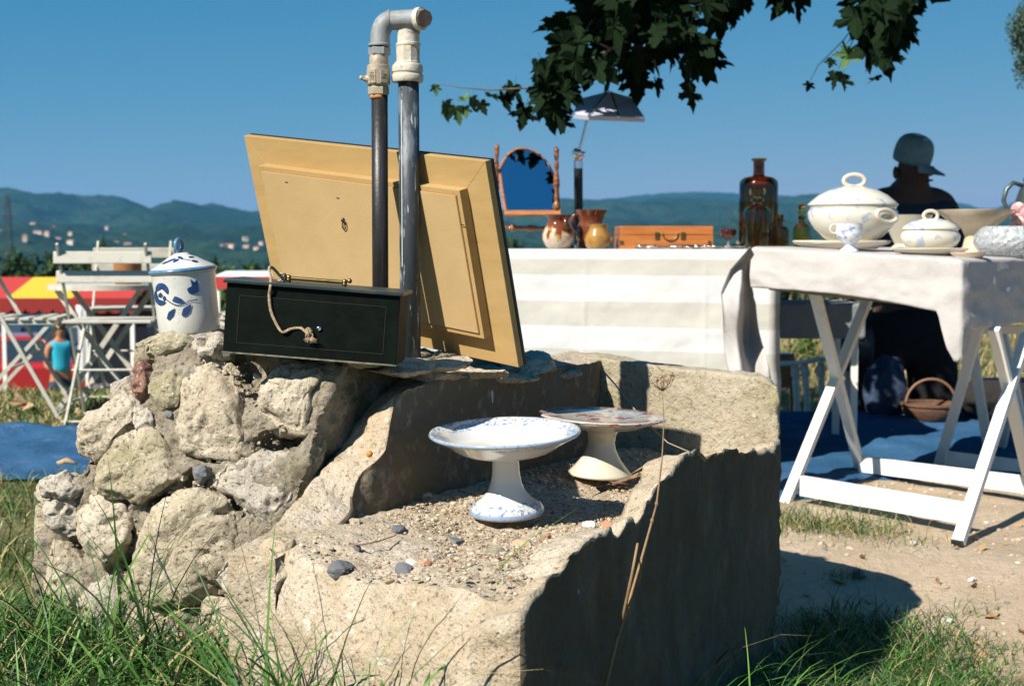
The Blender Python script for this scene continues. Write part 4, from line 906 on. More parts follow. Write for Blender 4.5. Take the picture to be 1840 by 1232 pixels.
rg = MB().torus(RM @ Vector((hx, -pd - .003, hz_ - .004)), .0085, .0011, RM @ Matrix.Rotation(.35, 3, 'Y') @ Matrix.Rotation(math.pi / 2, 3, 'X') @ Matrix.Diagonal((.55, 1.1, 1)), 20, 8).ball(RM @ Vector((hx - .001, -pd - .002, hz_ + .006)), (.004, .003, .005)).build('hanging_ring', mat('dark_steel', (.05, .045, .04), .4, metal=.8), pic, True, local=True)
for px, py in ((537, 311), (628, 323), (820, 597), (852, 330)):
    x_, z_ = pic_px(px, py); MB().box(RM @ Vector((x_, -pd - .0004, z_)), (.004, .0005, .0007), RM).build('staple', mat('dark_steel', (.05, .045, .04), .4), pic, local=True)
# ------------------------------------------------------------------ blue ground cloth
M_blue = mat('blue_tarp', (.025, .085, .175), .9, (((.04, .11, .22), 3, .4, .65, 5), ((.10, .17, .25), 12, .62, .75, 4)), ((5, .02, 'N'), (40, .002, 'N')), spec=.1)
def sheet(name, fn, nu, nv, mt, parent=None, thick=0, smooth=True):
    u, v = np.meshgrid(np.linspace(0, 1, nu + 1), np.linspace(0, 1, nv + 1)); V = fn(u.ravel(), v.ravel())
    ii = np.arange((nu + 1) * (nv + 1)).reshape(nv + 1, nu + 1)
    q4 = np.stack([ii[:-1, :-1], ii[:-1, 1:], ii[1:, 1:], ii[1:, :-1]], -1).reshape(-1, 4)
    o = link_mesh(name, V, q4, mt, parent, smooth)
    if thick: s = o.modifiers.new('solid', 'SOLIDIFY'); s.thickness = thick; s.offset = 0
    return o
def fn_tarp(u, v):
    x = -3.2 + 6.4 * u; near = np.interp(x, [-3.2, -1.2, -.6, .8, 1.0, 1.2, 3.2], [4.78, 4.74, 4.7, 4.35, 4.42, 4.8, 4.9]); far = np.interp(x, [-3.2, -1.8, 0, 1.2, 3.2], [6.02, 5.94, 6.2, 6.48, 6.5])
    y = near + (far - near) * v; p = np.stack([x, y, 0 * x], 1)
    z = gz(x, y) + .008 + .022 * np.clip(fbm(p, 3.2, 4, 51), 0, 1) * 2 + .012 * np.abs(fbm(p, 7, 3, 52)) + np.interp(v, [0, .02, .9, 1], [-.01, 0, .0, .02])
    return np.stack([x, y + .03 * fbm(p, 2, 2, 6), z], 1)
tag(sheet('ground_cloth', fn_tarp, 220, 70, M_blue, thick=.002), 'crumpled blue cloth spread on the ground under the tables', 'ground cloth')
# ------------------------------------------------------------------ striped table
q0 = np.array([.92, 5.08]); q1 = np.array([-.85, 5.80]); td = (q1 - q0) / np.linalg.norm(q1 - q0); tn = np.array([-td[1], td[0]]); tn = tn if tn[1] > 0 else -tn
TZ = .783
def tz_at(x, y): return TZ + .004 * (y - 5.3)
stb = thing('covered_table', 'long trestle table hidden under the white and cream striped cloth', 'table', ((q0[0] + q1[0]) / 2, (q0[1] + q1[1]) / 2, 0))
TW = .78
L_ = np.linalg.norm(q1 - q0); angT = math.atan2(-td[1], -td[0]); RT = Matrix.Rotation(angT, 3, 'Z')
cT = (q0 + q1) / 2 + tn * TW / 2
MB().box((cT[0], cT[1], TZ - .016), (L_ / 2 - .01, TW / 2 - .01, .012), RT).build('tabletop', mat('plain_board', (.40, .30, .19), .7), stb)
for a in (.1, .9):
    for b_ in (.12, .88):
        g_ = q0 + (q1 - q0) * a + tn * TW * b_; MB().box((g_[0], g_[1], TZ / 2 - .03), (.018, .018, TZ / 2 - .005), RT).build('leg', M_white, stb)
ms = bpy.data.materials.new('striped_cotton'); ms.use_nodes = True; t = ms.node_tree; n = t.nodes; l = t.links; b = n['Principled BSDF']
at = n.new('ShaderNodeAttribute'); at.attribute_name = 'drop'
rp = n.new('ShaderNodeValToRGB'); rp.color_ramp.interpolation = 'CONSTANT'; els = rp.color_ramp.elements
W1 = (.53, .525, .515, 1); W2 = (.435, .42, .375, 1)
stops = [(0, W1), (.03, W2), (.062 + .03, W1), (.19, W2), (.283, W1), (.37, W2), (.46, W1), (.55, W2), (.64, W1), (.73, W2), (.82, W1)]
els[0].position = 0; els[0].color = W1; els[1].position = .034; els[1].color = W2
for p_, c_ in stops[2:]: e_ = els.new(p_); e_.color = c_
l.new(at.outputs['Fac'], rp.inputs[0]); l.new(rp.outputs[0], b.inputs['Base Color']); b.inputs['Roughness'].default_value = .9; b.inputs['Specular IOR Level'].default_value = .1
tc = n.new('ShaderNodeTexCoord'); bprev = None
for sc, ds in ((3, .02), (14, .003), (400, .0008)):
    q = n.new('ShaderNodeTexNoise'); q.inputs['Scale'].default_value = sc; q.inputs['Detail'].default_value = 4; l.new(tc.outputs['Object'], q.inputs['Vector']); bn = n.new('ShaderNodeBump'); bn.inputs['Distance'].default_value = ds; l.new(q.outputs['Fac'], bn.inputs['Height'])
    if bprev: l.new(bprev, bn.inputs['Normal'])
    bprev = bn.outputs[0]
l.new(bprev, b.inputs['Normal'])
drops = []
def fn_str(u, v):
    s = (1 - u) * (L_ + .05) - .05          # along front from right end (negative = round the right end)
    top = .30; k = v * (top + .76)
    drop = np.maximum(k - top, 0); inn = np.maximum(top - k, 0)
    p = np.stack([s, drop, 0 * s], 1); out_ = (.015 + .03 * drop + .016 * fbm(p * np.array([1, .35, 1]), 3.2, 3, 77) * (drop * 2 + .1) * 2 + (.004 * fbm(p, 12, 3, 70) + .010 * (1 - np.abs(fbm(p * np.array([1, 1.6, 1]), 3.4, 3, 71)) * 2.2) * (.3 + drop)) * np.minimum(drop * 8, 1) + .004 * np.exp(-(np.abs((s % .46) - .23) / .006) ** 2) * np.minimum(drop * 8, 1))
    sf = np.maximum(s, 0); r = np.minimum(s, 0)
    base = q0[None, :] + td[None, :] * sf[:, None]
    # right end runs back along tn
    base = base + tn[None, :] * (-r)[:, None]
    nrm = np.where((s >= 0)[:, None], -tn[None, :], -td[None, :]); cb = np.clip(1 - np.abs(s) / .04, 0, 1)[:, None]; nrm = nrm * (1 - cb * .5) + (-tn - td)[None, :] * .5 * cb
    inn_dir = -nrm
    xy = base + nrm * (out_ * (drop > 0))[:, None] + inn_dir * inn[:, None] * np.where(s >= 0, 1, .0)[:, None]
    sag = .05 * np.clip(1 - np.abs(s + .05) / .5, 0, 1) * drop
    z = TZ + .002 - drop - .003 * np.clip(1 - inn * 40, 0, 1) + np.where(s < 0, 0, 0)
    drops.append(drop); z = np.maximum(z, gz(xy[:, 0], xy[:, 1]) + .02 + .01 * fbm(p, 6, 2, 4))
    return np.stack([xy[:, 0], xy[:, 1], z], 1)
sc_ = sheet('striped_tablecloth', fn_str, 260, 110, ms); a = sc_.data.attributes.new('drop', 'FLOAT', 'POINT'); a.data.foreach_set('value', drops[0].astype(np.float32))
tag(sc_, 'long white tablecloth with broad cream stripes hanging to the ground behind the basin', 'tablecloth')
# ------------------------------------------------------------------ right trestle table
A_ = P(1352, 446, 4.42); B_ = P(1728, 468, 4.02)
d1 = (B_ - A_); W1_ = d1.length; d1n = d1.normalized(); d2 = Vector((-d1n.y, d1n.x, 0)).normalized()
if d2.x < 0: d2 = -d2
TL2 = 1.5
tt = thing('trestle_table', 'folding trestle table with white X legs and bottom rails under the pale linen cloth', 'table', (A_.x, A_.y, 0))
Rm = Matrix((d2, d1n, d2.cross(d1n))).transposed()
cen = (A_ + B_) / 2 + d2 * TL2 / 2 - Vector((0, 0, .018))
MB().box(cen, (TL2 / 2 - .004, W1_ / 2 - .004, .011), Rm).build('tabletop', mat('board_wood', (.36, .27, .16), .7), tt)
ap = (A_ + B_) / 2 + d2 * .05 - Vector((0, 0, .105)); MB().beam(A_ + d2 * .05 + d1n * .04 - Vector((0, 0, .10)), B_ + d2 * .05 - d1n * .02 - Vector((0, 0, .118)), .02, .055).build('apron', mat('olive_paint', (.34, .31, .22), .6), tt)
def leg(pts, w_=.034, t_=.022, par=tt, nm='leg'):
    return MB().beam(pts[0], pts[1], w_, t_, up=d2).build(nm, M_white, par, bevel=.002)
g = lambda px, py, h=0.0: PH(px, py, h)
n1 = g(1410, 907); f1 = P(1546, 838, 4.95); f1.z = gz(f1.x, f1.y) + .012
n2 = g(1722, 975); f2 = P(1858, 880, 4.42); f2.z = float(gz(f2.x, f2.y)) + .012
leg((n1, P(1566, 520, 4.93))); leg((f1, P(1459, 505, 4.40)))
leg((n2, P(1846, 600, 4.40))); leg((f2, P(1786, 590, 4.16)))
MB().beam(P(1440, 872, 4.33), P(1732, 921, 3.90), .018, .062).build('bottom_rail', M_white, tt, bevel=.002)
MB().beam(P(1545, 833, 4.92), P(1856, 872, 4.36), .018, .055).build('bottom_rail', M_white, tt, bevel=.002)
cap_ = MB().box(n2 + Vector((0, 0, .004)), (.018, .014, .006), Rm).build('foot_cap', M_blackmetal, tt)
tr2 = thing('trestle', 'second white X legged trestle standing behind the near one at the right', 'trestle', tuple(g(1700, 850, 0)))
for a_, b_ in (((1690, 838, 5.1), (1757, 590, 4.75)), ((1800, 862, 4.72), (1742, 590, 5.05)), ((1800, 812, 5.35), (1850, 640, 5.1)), ((1690, 838, 5.1), (1757, 590, 4.75))):
    pass
leg((P(1686, 838, 5.1), P(1760, 585, 4.85)), par=tr2); leg((P(1775, 800, 5.3), P(1741, 585, 5.2)), par=tr2)
leg((P(1800, 800, 5.35), P(1838, 600, 5.0)), par=tr2); leg((P(1852, 830, 5.05), P(1800, 590, 5.25)), par=tr2)
MB().beam(P(1697, 822, 5.06), P(1850, 840, 4.95), .018, .05).build('bottom_rail', M_white, tr2, bevel=.002)
MB().beam(P(1735, 592, 5.0), P(1860, 592, 5.0), .03, .03).build('top_rail', M_white, tr2, bevel=.002)
# linen cloth of the right table
hang = .125
def fn_linen(u, v):
    # u: along end edge A->B then continues along the right long side ; v: from inside the top out over the edge
    Lr = 1.2; s = u * (W1_ + Lr); c_ = np.maximum(s - W1_, 0); e = np.minimum(s, W1_)
    a = np.array(A_); D1 = np.array(d1n); D2 = np.array(d2)
    base = a[None, :] + D1[None, :] * e[:, None] + D2[None, :] * c_[:, None]
    onend = (c_ <= 0)
    out_dir = np.where(onend[:, None], -D2[None, :], D1[None, :])
    cb = np.clip(1 - np.abs(s - W1_) / .03, 0, 1)[:, None]; out_dir = out_dir * (1 - cb) + (D1 - D2)[None, :] * .6 * cb
    hem = np.where(onend, hang + .035 * (e / W1_) - .015 * np.sin(e / W1_ * math.pi), .20) + .14 * np.clip(1 - np.abs(s - W1_ + .012) / .05, 0, 1) ** .8
    k = v * (.25 + hem); inn = np.maximum(.25 - k, 0); drop = np.maximum(k - .25, 0)
    p = np.stack([s, drop, 0 * s], 1)
    bulge = (.006 + .03 * drop + .010 * fbm(p * np.array([1, .4, 1]), 9, 3, 7) * np.minimum(drop * 14, 1.5) + .006 * (1 - np.abs(fbm(p * np.array([1, 2.2, 1]), 7, 3, 17)) * 2.4) * np.minimum(drop * 14, 1)) * (drop > 0)
    inner_dir = np.where(onend[:, None], D2[None, :], -D1[None, :]) * (1 - cb) + (D2 - D1)[None, :] * cb
    xyz = base + out_dir * bulge[:, None] + inner_dir * inn[:, None]
    xyz[:, 2] += .004 - drop - .004 * np.clip(1 - inn * 60, 0, 1) * (drop <= 0) + .0015 * fbm(p, 14, 2, 3) * (drop <= 0)
    return xyz
lc = sheet('linen_tablecloth', fn_linen, 260, 60, M_linen, thick=.0012)
tag(lc, 'pale linen cloth hanging over the end of the right table, corner dangling', 'tablecloth')
# rest of the cloth top and cascading left corner
cl2 = MB().box((A_ + B_) / 2 + d2 * (TL2 / 2) + Vector((0, 0, .0005)), (TL2 / 2 - .002, W1_ / 2 - .002, .0012), Rm).build('cloth_top', M_linen, None); cl2.parent = lc
def fn_casc(u, v):
    # folded corner hanging from A down to the ground
    yb = 4.42; k = v * .70
    px = np.interp(v, [0, .10, .2, .35, .6, .85, 1], [1349, 1330, 1322, 1330, 1345, 1362, 1385]); wpx = np.interp(v, [0, .1, .22, .4, .7, 1], [8, 22, 36, 38, 44, 34])
    x = (px + (u - .42) * wpx * 1.9 - CX) / F * yb
    y = yb - .03 + .045 * np.sin(u * 8.5 + v * 5) * np.minimum(v * 5, 1) + .03 * np.sin(v * 17 + u * 2) * np.interp(v, [0, .1, .5, 1], [0, 1, .9, .2]) + .1 * u
    z = A_.z + .004 - k - .02 * u * np.clip(v * 8, 0, 1)
    return np.stack([x, y, z], 1)
cc = sheet('cloth_corner', fn_casc, 40, 120, M_linen, None, thick=.0012); cc.parent = lc
# grey box standing in for the shaded back hang of the striped cloth
gt = thing('cloth_standin', 'low bench for the shaded back hang of the striped cloth, below the right table', 'standin', tuple(P(1455, 740, 6.3)))
M_grey = mat('shaded_cloth_grey', (.20, .22, .235), .85, (((.16, .18, .19), 10, .4, .7, 4),), ((8, .01, 'N'), (300, .0006, 'N')))  # white cloth in shade, put into the colour as grey
a_, b_ = P(1345, 545, 5.55), P(1560, 558, 5.45); MB().box((a_ + b_) / 2 + Vector((0, .2, -.055)), ((b_ - a_).length / 2, .2, .068)).build('cloth', M_grey, gt, bevel=.01)
for sx in (-.9, .9):
    for yy in (5.55, 5.85): c = (a_ + b_) / 2; MB().box((c.x + sx * (b_ - a_).length / 2 * .95, yy, c.z - .32), (.013, .013, .22)).build('leg', M_white, gt)
# ------------------------------------------------------------------ things on the striped table
def fy(px, off=.1): return 5.454 / (1 + .407 * (px - CX) / F) + off
def pot(name, lab, cat, px, py, y, prof, mt, sx=1, sy=1, n=40, group=None, parts=(), part='body', rot=0):
    b0 = P(px, py, y); b0.z = TZ + .004; k = y / F; t = thing(name, lab, cat, b0, (0, 0, rot), group)
    MB().lathe([(r * k, h * k) for r, h in prof], n, sx=sx, sy=sy).build(part, mt, t, True, local=True, auto=50); t['k'] = 0; del t['k']
    return t, k
M_bg = ceramic('brown_glaze', (.11, .028, .012), (((.17, .055, .02), 20, .45, .7, 4),), .1)
def drip_mat():
    m = mat('dripped_glaze', (.58, .46, .36), .12, (((.45, .32, .22), 20, .5, .7, 3),), coat=.5); t = m.node_tree; n = t.nodes; l = t.links; b = n['Principled BSDF']
    old = b.inputs['Base Color'].links[0].from_socket; tc = n.new('ShaderNodeTexCoord'); mp = n.new('ShaderNodeMapping'); mp.inputs['Scale'].default_value = (1, 1, .12); l.new(tc.outputs['Object'], mp.inputs[0])
    no = n.new('ShaderNodeTexNoise'); no.inputs['Scale'].default_value = 60; l.new(mp.outputs[0], no.inputs['Vector']); sp = n.new('ShaderNodeSeparateXYZ'); l.new(tc.outputs['Object'], sp.inputs[0])
    ma = n.new('ShaderNodeMath'); ma.operation = 'MULTIPLY_ADD'; ma.inputs[1].default_value = .16; l.new(no.outputs['Fac'], ma.inputs[0]); l.new(sp.outputs[2], ma.inputs[2])
    for lo, c in ((.131, (.42, .20, .04, 1)), (.145, (.15, .04, .015, 1))):
        mr = n.new('ShaderNodeMapRange'); mr.inputs[1].default_value = lo; mr.inputs[2].default_value = lo + .004; l.new(ma.outputs[0], mr.inputs[0])
        mi = n.new('ShaderNodeMix'); mi.data_type = 'RGBA'; l.new(mr.outputs[0], mi.inputs[0]); l.new(old, mi.inputs[6]); mi.inputs[7].default_value = c; old = mi.outputs[2]
    l.new(old, b.inputs['Base Color']); return m
t_, k = pot('glazed_jug', 'rounded jug with brown neck and yellow drips over a pale belly', 'jug', 1003, 449.5, fy(1003, .08), [(0, 0), (17, 0), (22, 4), (28, 16), (29, 24), (26, 34), (20, 43), (18, 47), (20, 54), (26, 59), (24.5, 60), (18, 55), (16, 47), (0, 46)], drip_mat())
MB().tube([(12 * k, -18 * k, 54 * k), (12 * k, -27 * k, 52 * k), (12 * k, -30 * k, 42 * k), (10 * k, -26 * k, 34 * k)], [3.4 * k] * 4, 8).build('handle', M_bg, t_, True, local=True)
t_, k = pot('glazed_pitcher', 'dark brown glossy pitcher with curled handle, tallest of the three pots', 'pitcher', 1062, 449, fy(1062, .2), [(0, 0), (20, 0), (25, 8), (28, 22), (27, 34), (22, 44), (21, 50), (25, 60), (29, 68), (27.5, 68.6), (20, 58), (0, 50)], M_bg)
MB().tube([(-22 * k, 0, 60 * k), (-31 * k, 0, 58 * k), (-34 * k, 0, 48 * k), (-30 * k, 0, 36 * k), (-24 * k, 0, 30 * k)], 3.4 * k, 10).build('handle', M_bg, t_, True, local=True)
pot('mustard_pot', 'small mustard glazed pot in front of the dark pitcher', 'pot', 1074, 449.5, fy(1074, .07), [(0, 0), (18, 0), (22, 5), (24, 14), (22, 24), (17, 33), (16, 38), (18, 43), (16.5, 43.5), (14, 36), (0, 34)], ceramic('mustard_glaze', (.36, .19, .045), (((.22, .12, .03), 20, .45, .65, 3),), .15))
# wooden case
M_case = mat('orange_case_wood', (.38, .12, .028), .28, (((.50, .18, .045), 6, .4, .65, 5, (1, 1, 14)),), coat=.3)
cs = thing('wooden_case', 'flat varnished orange brown wooden case with two clasps lying closed', 'case', tuple(P(1110, 448, fy(1110, .06))), (0, 0, math.radians(3)))
cw, cd, chh = 1.02 * 168 * 5.25 / F, .24, 43 * 5.25 / F
MB().box((cw / 2 + .01, cd / 2, chh * .30), (cw / 2, cd / 2, chh * .30)).build('case_bottom', M_case, cs, local=True, bevel=.002)
MB().box((cw / 2 + .01, cd / 2, chh * .80), (cw / 2, cd / 2, chh * .19)).build('case_lid', M_case, cs, local=True, bevel=.003)
for fx in (.42, .70): MB().box((cw * fx, -.002, chh * .58), (.008, .0025, .013)).box((cw * fx, -.005, chh * .64), (.005, .002, .005)).build('clasp', M_brass, cs, local=True)
MB().torus((cw * .56, -.004, chh * .72), .03, .0022, Matrix.Rotation(math.pi / 2, 3, 'X'), 14, 6, math.pi, 2 * math.pi).build('carry_handle', M_brass, cs, True, local=True)
for fx in (.04, .985): MB().box((cw * fx, -.002, chh * .3), (.006, .002, .006)).build('corner_mount', M_brass, cs, local=True)
# swing mirror
mr_ = thing('swing_mirror', 'arched toilet mirror swinging between turned wooden posts', 'mirror', tuple(P(945, 449, 5.68))); ky = 5.68 / F
mc = P(945, 449, 5.68)
def turned(x0, y0p, x1, y1p, yd, prof, name, mt=M_turned):
    a = P(x0, y0p, yd); b_ = P(x1, y1p, yd); n_ = len(prof); MB().tube([a + (b_ - a) * p_[0] for p_ in prof], [p_[1] * ky for p_ in prof], 12).build(name, mt, mr_, True)
pp_ = []
for i in range(60):
    t = i / 59; pp_.append((t, 2.6 + 1.7 * abs(math.sin(t * 26)) + (2.2 if .28 < t < .36 or .55 < t < .63 else 0)))
pp_[0] = (0, 2); pp_[-1] = (1, 1); pp_[-3] = (pp_[-3][0], 4.5); pp_[-4] = (pp_[-4][0], 4.5)
turned(889, 440, 893, 258, 5.73, pp_, 'post'); turned(1000, 420, 1000, 264, 5.61, pp_, 'post')
turned(885, 409, 1002, 411, 5.68, pp_, 'crossbar')
for x_ in (889, 1000): MB().tube([P(x_, 449, 5.58), P(x_, 441, 5.68), P(x_, 449, 5.82)], 4 * ky, 8).build('foot', M_turned, mr_, True)
gl = [(907, 388), (1007, 388), (1003, 340), (995, 312), (985, 292), (968, 274), (948, 265), (928, 265), (912, 275), (900, 293), (897, 310), (899, 340)]
mirR = P
pl_c = P(950, 330, 5.66)
def mpl(px, py):
    h_ = (py - 330) * ky; return Vector(((px - CX) * ky, 5.66 - .10 * h_ / .3 - (px - 950) * ky * .12, P(950, py, 5.66).z))
sh = catmull([mpl(*p_) for p_ in gl[2:-1]], 5); ringp = [mpl(*gl[0]), mpl(*gl[1])] + [mpl(*gl[2])] + [Vector(v) for v in sh[:-5]] + [mpl(*gl[-1])]
cg = sum(ringp, Vector()) / len(ringp); nm = (ringp[1] - ringp[0]).cross(ringp[8] - ringp[0]).normalized(); nm = nm if nm.y < 0 else -nm
inn_ = [cg + (p_ - cg) * .90 for p_ in ringp]; n_ = len(ringp)
mg = mat('mirror_glass', (.35, .47, .60), .02, metal=1)
MB().add([p_ + nm * .002 for p_ in inn_] + [p_ - nm * .004 for p_ in inn_], [tuple(range(n_)), tuple(range(2 * n_ - 1, n_ - 1, -1))] + [(i, n_ + i, n_ + (i + 1) % n_, (i + 1) % n_) for i in range(n_)]).build('glass', mg, mr_)
MB().add([p_ + nm * .008 for p_ in ringp] + [p_ + nm * .008 for p_ in inn_] + [p_ - nm * .012 for p_ in inn_] + [p_ - nm * .012 for p_ in ringp],
  [(j * n_ + i, j * n_ + (i + 1) % n_, ((j + 1) % 4) * n_ + (i + 1) % n_, ((j + 1) % 4) * n_ + i) for j in range(4) for i in range(n_)]).build('mirror_frame', M_wood, mr_, bevel=.003)
# lamp
lp = thing('desk_lamp', 'black and chrome adjustable lamp with wedge shaped metal shade beside the mirror', 'lamp', tuple(P(1040, 449, 5.72))); kl = 5.72 / F
def tb(name, pts, r, mt, n=14): return MB().tube([P(*p_) for p_ in pts], [x_ * kl for x_ in r] if hasattr(r, '__len__') else r * kl, n).build(name, mt, lp, True, auto=40)
tb('base', [(1040, 449, 5.72), (1040, 440, 5.72)], (24, 22), M_blackmetal, 28); tb('post', [(1040, 441, 5.72), (1039, 302, 5.72)], 8, M_blackmetal)
tb('collar', [(1039, 303, 5.72), (1039, 290, 5.72), (1039, 289, 5.72), (1040, 283, 5.72)], (9, 9, 6, 8), M_chrome)
MB().ball(P(1037, 275, 5.70), 9 * kl).tube([P(1030, 275, 5.70), P(1051, 277, 5.70)], 4.5 * kl, 10).build('joint', M_chrome, lp, True)
tb('arm', [(1041, 270, 5.72), (1057, 208, 5.72)], 2.6, M_chrome)
M_shade = mat('grey_blue_enamel', (.50, .54, .66), .3)
a, b_, c, d = P(1058, 208, 5.68), P(1159, 212, 5.73), P(1135, 176, 5.88), P(1095, 164, 5.88); e_ = P(1040, 178, 5.88); f_ = P(1030, 205, 5.73)
th_ = Vector((0, .02, -.02))
MB().add([a, b_, c, d, f_, e_] + [v + Vector((.0, .012, -.016)) for v in (a, b_, c, d, f_, e_)], [(0, 1, 2, 3), (4, 0, 3, 5), (9, 8, 7, 6), (11, 9, 6, 10), (0, 6, 7, 1), (1, 7, 8, 2), (2, 8, 9, 3), (3, 9, 11, 5), (5, 11, 10, 4), (4, 10, 6, 0)]).build('shade', M_shade, lp)
MB().beam(a, d, .008, .008).beam(P(1112, 210, 5.63), P(1098, 166, 5.86), .006, .006).beam(f_, b_, .006, .006).build('shade_rib', M_chrome, lp)
# bottles
def bottle(lab, px, py, y, prof, mt, stop=None):
    t, k = pot('glass_bottle', lab, 'bottle', px, py, y, prof, mt, n=48, group='brown glass bottles'); 
    if stop: MB().lathe([(r * k, h * k) for r, h in stop], 24).build('stopper', mt, t, True, local=True)
def bprof(r, hb, hn, rn, lip):
    o = [(0, 0), (r * .93, 0), (r, 3), (r, hb - r * .45), (r * .96, hb - r * .22), (r * .75, hb - r * .05), (rn * 1.1, hb + 1), (rn, hb + 5), (rn, hn - 5), (lip, hn - 4), (lip, hn), (rn * .75, hn)]
    wl = r * .09 + .8
    return o + [(rn * .7, hb + 3), (r * .7, hb - r * .14 - wl), (r - wl, hb - r * .5), (r - wl, 4 + wl), (0, 3 + wl)]
bottle('large dark brown apothecary bottle, the tallest', 1362, 441, 5.32, bprof(34.5, 128, 160, 10, 13.5), M_amber)
bottle('medium light amber bottle with flat stopper in front of the tallest', 1360, 437, 5.17, bprof(24, 76, 88, 8, 11), M_amber_l, [(7, 82), (6, 92), (14, 96), (15, 103), (13, 107), (0, 108)])
bottle('small stoppered brown bottle right of the medium one', 1401, 439, 5.2, bprof(16, 40, 52, 5, 8), M_amber, [(4, 50), (7, 56), (7, 60), (0, 61)])
bottle('small amber bottle with a round ball stopper, rightmost of the bottles', 1440, 440, 5.3, bprof(15.5, 44, 58, 6, 9), M_amber_l, [(5, 52), (4, 60), (8, 66), (8.5, 71), (6, 77), (0, 79)])
t_, k = pot('glass_goblet', 'dark red glass goblet on a clear foot beside the cutlery', 'goblet', 1308, 448, 5.22, [(0, 0), (10, 0), (9, 2), (2.5, 6), (2, 13), (5, 16)], mat('clear_glass', (.9, .92, .92), .03, trans=.9), part='foot')
MB().lathe([(r * k, h * k) for r, h in [(3, 15), (11, 20), (15, 28), (14, 34), (12, 35), (12, 28), (0, 20)]], 28).build('bowl', mat('dark_red_glass', (.05, .008, .006), .05, coat=.5), t_, True, local=True)
# cutlery and small silver along the table edge
M_silver = mat('tarnished_silver', (.50, .49, .47), .22, metal=1)
def spoon(px, y, ang, lab):
    y = fy(px, rs.uniform(.06, .16)); p = P(px, 449, y); p.z = TZ + .006; t = thing('spoon', lab, 'spoon', p, (0, 0, ang), 'old silver spoons heaped on the striped table')
    MB().tube([(-.06, 0, .002), (0, 0, .006), (.05, 0, .003)], [.0035, .002, .0015], 6).build('handle', M_silver, t, True, local=True)
    MB().ball((.072, 0, .006), (.022, .014, .006), 12).build('bowl', M_silver, t, True, local=True)
rs = random.Random(4)
for i in range(34): spoon(rs.choice([rs.uniform(1095, 1325), rs.uniform(1180, 1320)]), 0, rs.uniform(0, 6.28), 'old silver spoon in the heap of cutlery along the front edge of the striped table')
for i, (px, y) in enumerate([(1000, 5.2), (1030, 5.17), (1060, 5.17), (1120, 5.16), (1150, 5.18), (1330, 5.0), (1100, 5.1), (1075, 5.14)]): pass
# ------------------------------------------------------------------ crockery on the right table
def tabz(px, py, y):   # put something on the tilted table plane
    p = P(px, py, y); s = (p - A_).dot(d1n); p.z = A_.z + (B_.z - A_.z) * (s / W1_) + .0045; return p
def seat(t, px, py, y): t.location = tabz(px, py, y)
def dish(name, lab, cat, px, y, prof, mt, sx=1, sy=1, rot=0, part='body', n=48):
    p = tabz(px, 450, y); k = y / F; t = thing(name, lab, cat, p, (0, 0, rot)); MB().lathe([(r * k, h * k) for r, h in prof], n, sx=sx, sy=sy).build(part, mt, t, True, local=True, auto=50); return t, k
t_, k = dish('serving_platter', 'cream oval platter under the large tureen', 'platter', 1512, 4.62, [(0, 2), (60, 1), (62, 0), (66, 2), (84, 9), (88, 13), (87, 15), (64, 6), (0, 5)], M_cream, 1.0, .55)
dish_y = 4.62
t_, k = dish('soup_tureen', 'large cream floral tureen with domed lid and looped knob, biggest piece of crockery', 'tureen', 1531, dish_y, [(0, 7), (30, 7), (34, 9), (36, 12), (50, 20), (68, 36), (79, 54), (80, 66), (76, 72), (78, 76), (76, 78), (60, 70), (0, 60)], M_floral, 1, .75)
ld = MB().lathe([(r * k, h * k) for r, h in [(0, 74), (72, 76), (80, 78), (81, 80), (74, 86), (62, 96), (45, 105), (24, 111), (8, 114), (0, 114)]], 48, sx=1, sy=.75).build('lid', M_floral, t_, True, local=True)
MB().torus((2 * k, 0, 122 * k), 15 * k, 4.2 * k, Matrix.Diagonal((1.25, 1, .72)) @ Matrix.Rotation(math.pi / 2, 3, 'X'), 24, 10).build('knob', M_cream, ld, True, local=True)
for sx_ in (1,):
    b_ = MB().torus((46 * k, -56 * k, 58 * k), 19 * k, 4.4 * k, Matrix.Rotation(.5, 3, 'Z') @ Matrix.Rotation(.15, 3, 'Y') @ Matrix.Diagonal((1.2, 1, .55)) @ Matrix.Rotation(math.pi / 2, 3, 'X'), 20, 10).build('handle', M_cream, t_, True, local=True)
t_, k = dish('egg_cup', 'little blue floral cup with scroll handle in front of the large tureen', 'cup', 1526, 4.34, [(0, 0), (17, 0), (16, 3), (9, 8), (8, 12), (20, 22), (25, 34), (24, 48), (25, 50), (22, 50), (20, 36), (0, 24)], mat('blue_floral_china', (.72, .73, .76), .12, (((.25, .32, .50), 60, .56, .62, 3),), coat=.4))
MB().torus((-27 * k, 0, 40 * k), 8 * k, 2 * k, Matrix.Rotation(math.pi / 2, 3, 'X'), 16, 8).build('handle', M_cream, t_, True, local=True)
dish('saucer', 'cream plate under the small covered dish', 'plate', 1672, 4.28, [(0, 2), (40, 1), (42, 0), (46, 2), (66, 9), (68, 12), (67, 13), (44, 5), (0, 4)], M_cream, 1, .7)
t_, k = dish('covered_dish', 'small cream floral covered dish with twig knob, right of the large tureen', 'tureen', 1671, 4.30, [(0, 6), (30, 6), (32, 8), (44, 15), (52, 26), (53, 35), (48, 43), (49, 45), (44, 45), (0, 38)], M_floral, 1, .75)
ld = MB().lathe([(r * k, h * k) for r, h in [(0, 44), (50, 45), (51, 47), (44, 54), (32, 61), (16, 65), (0, 66)]], 48, sx=1, sy=.75).build('lid', M_floral, t_, True, local=True)
MB().torus((0, 0, 70 * k), 11 * k, 3.4 * k, Matrix.Diagonal((1.15, 1, .8)) @ Matrix.Rotation(math.pi / 2, 3, 'X'), 18, 8).build('knob', M_cream, ld, True, local=True)
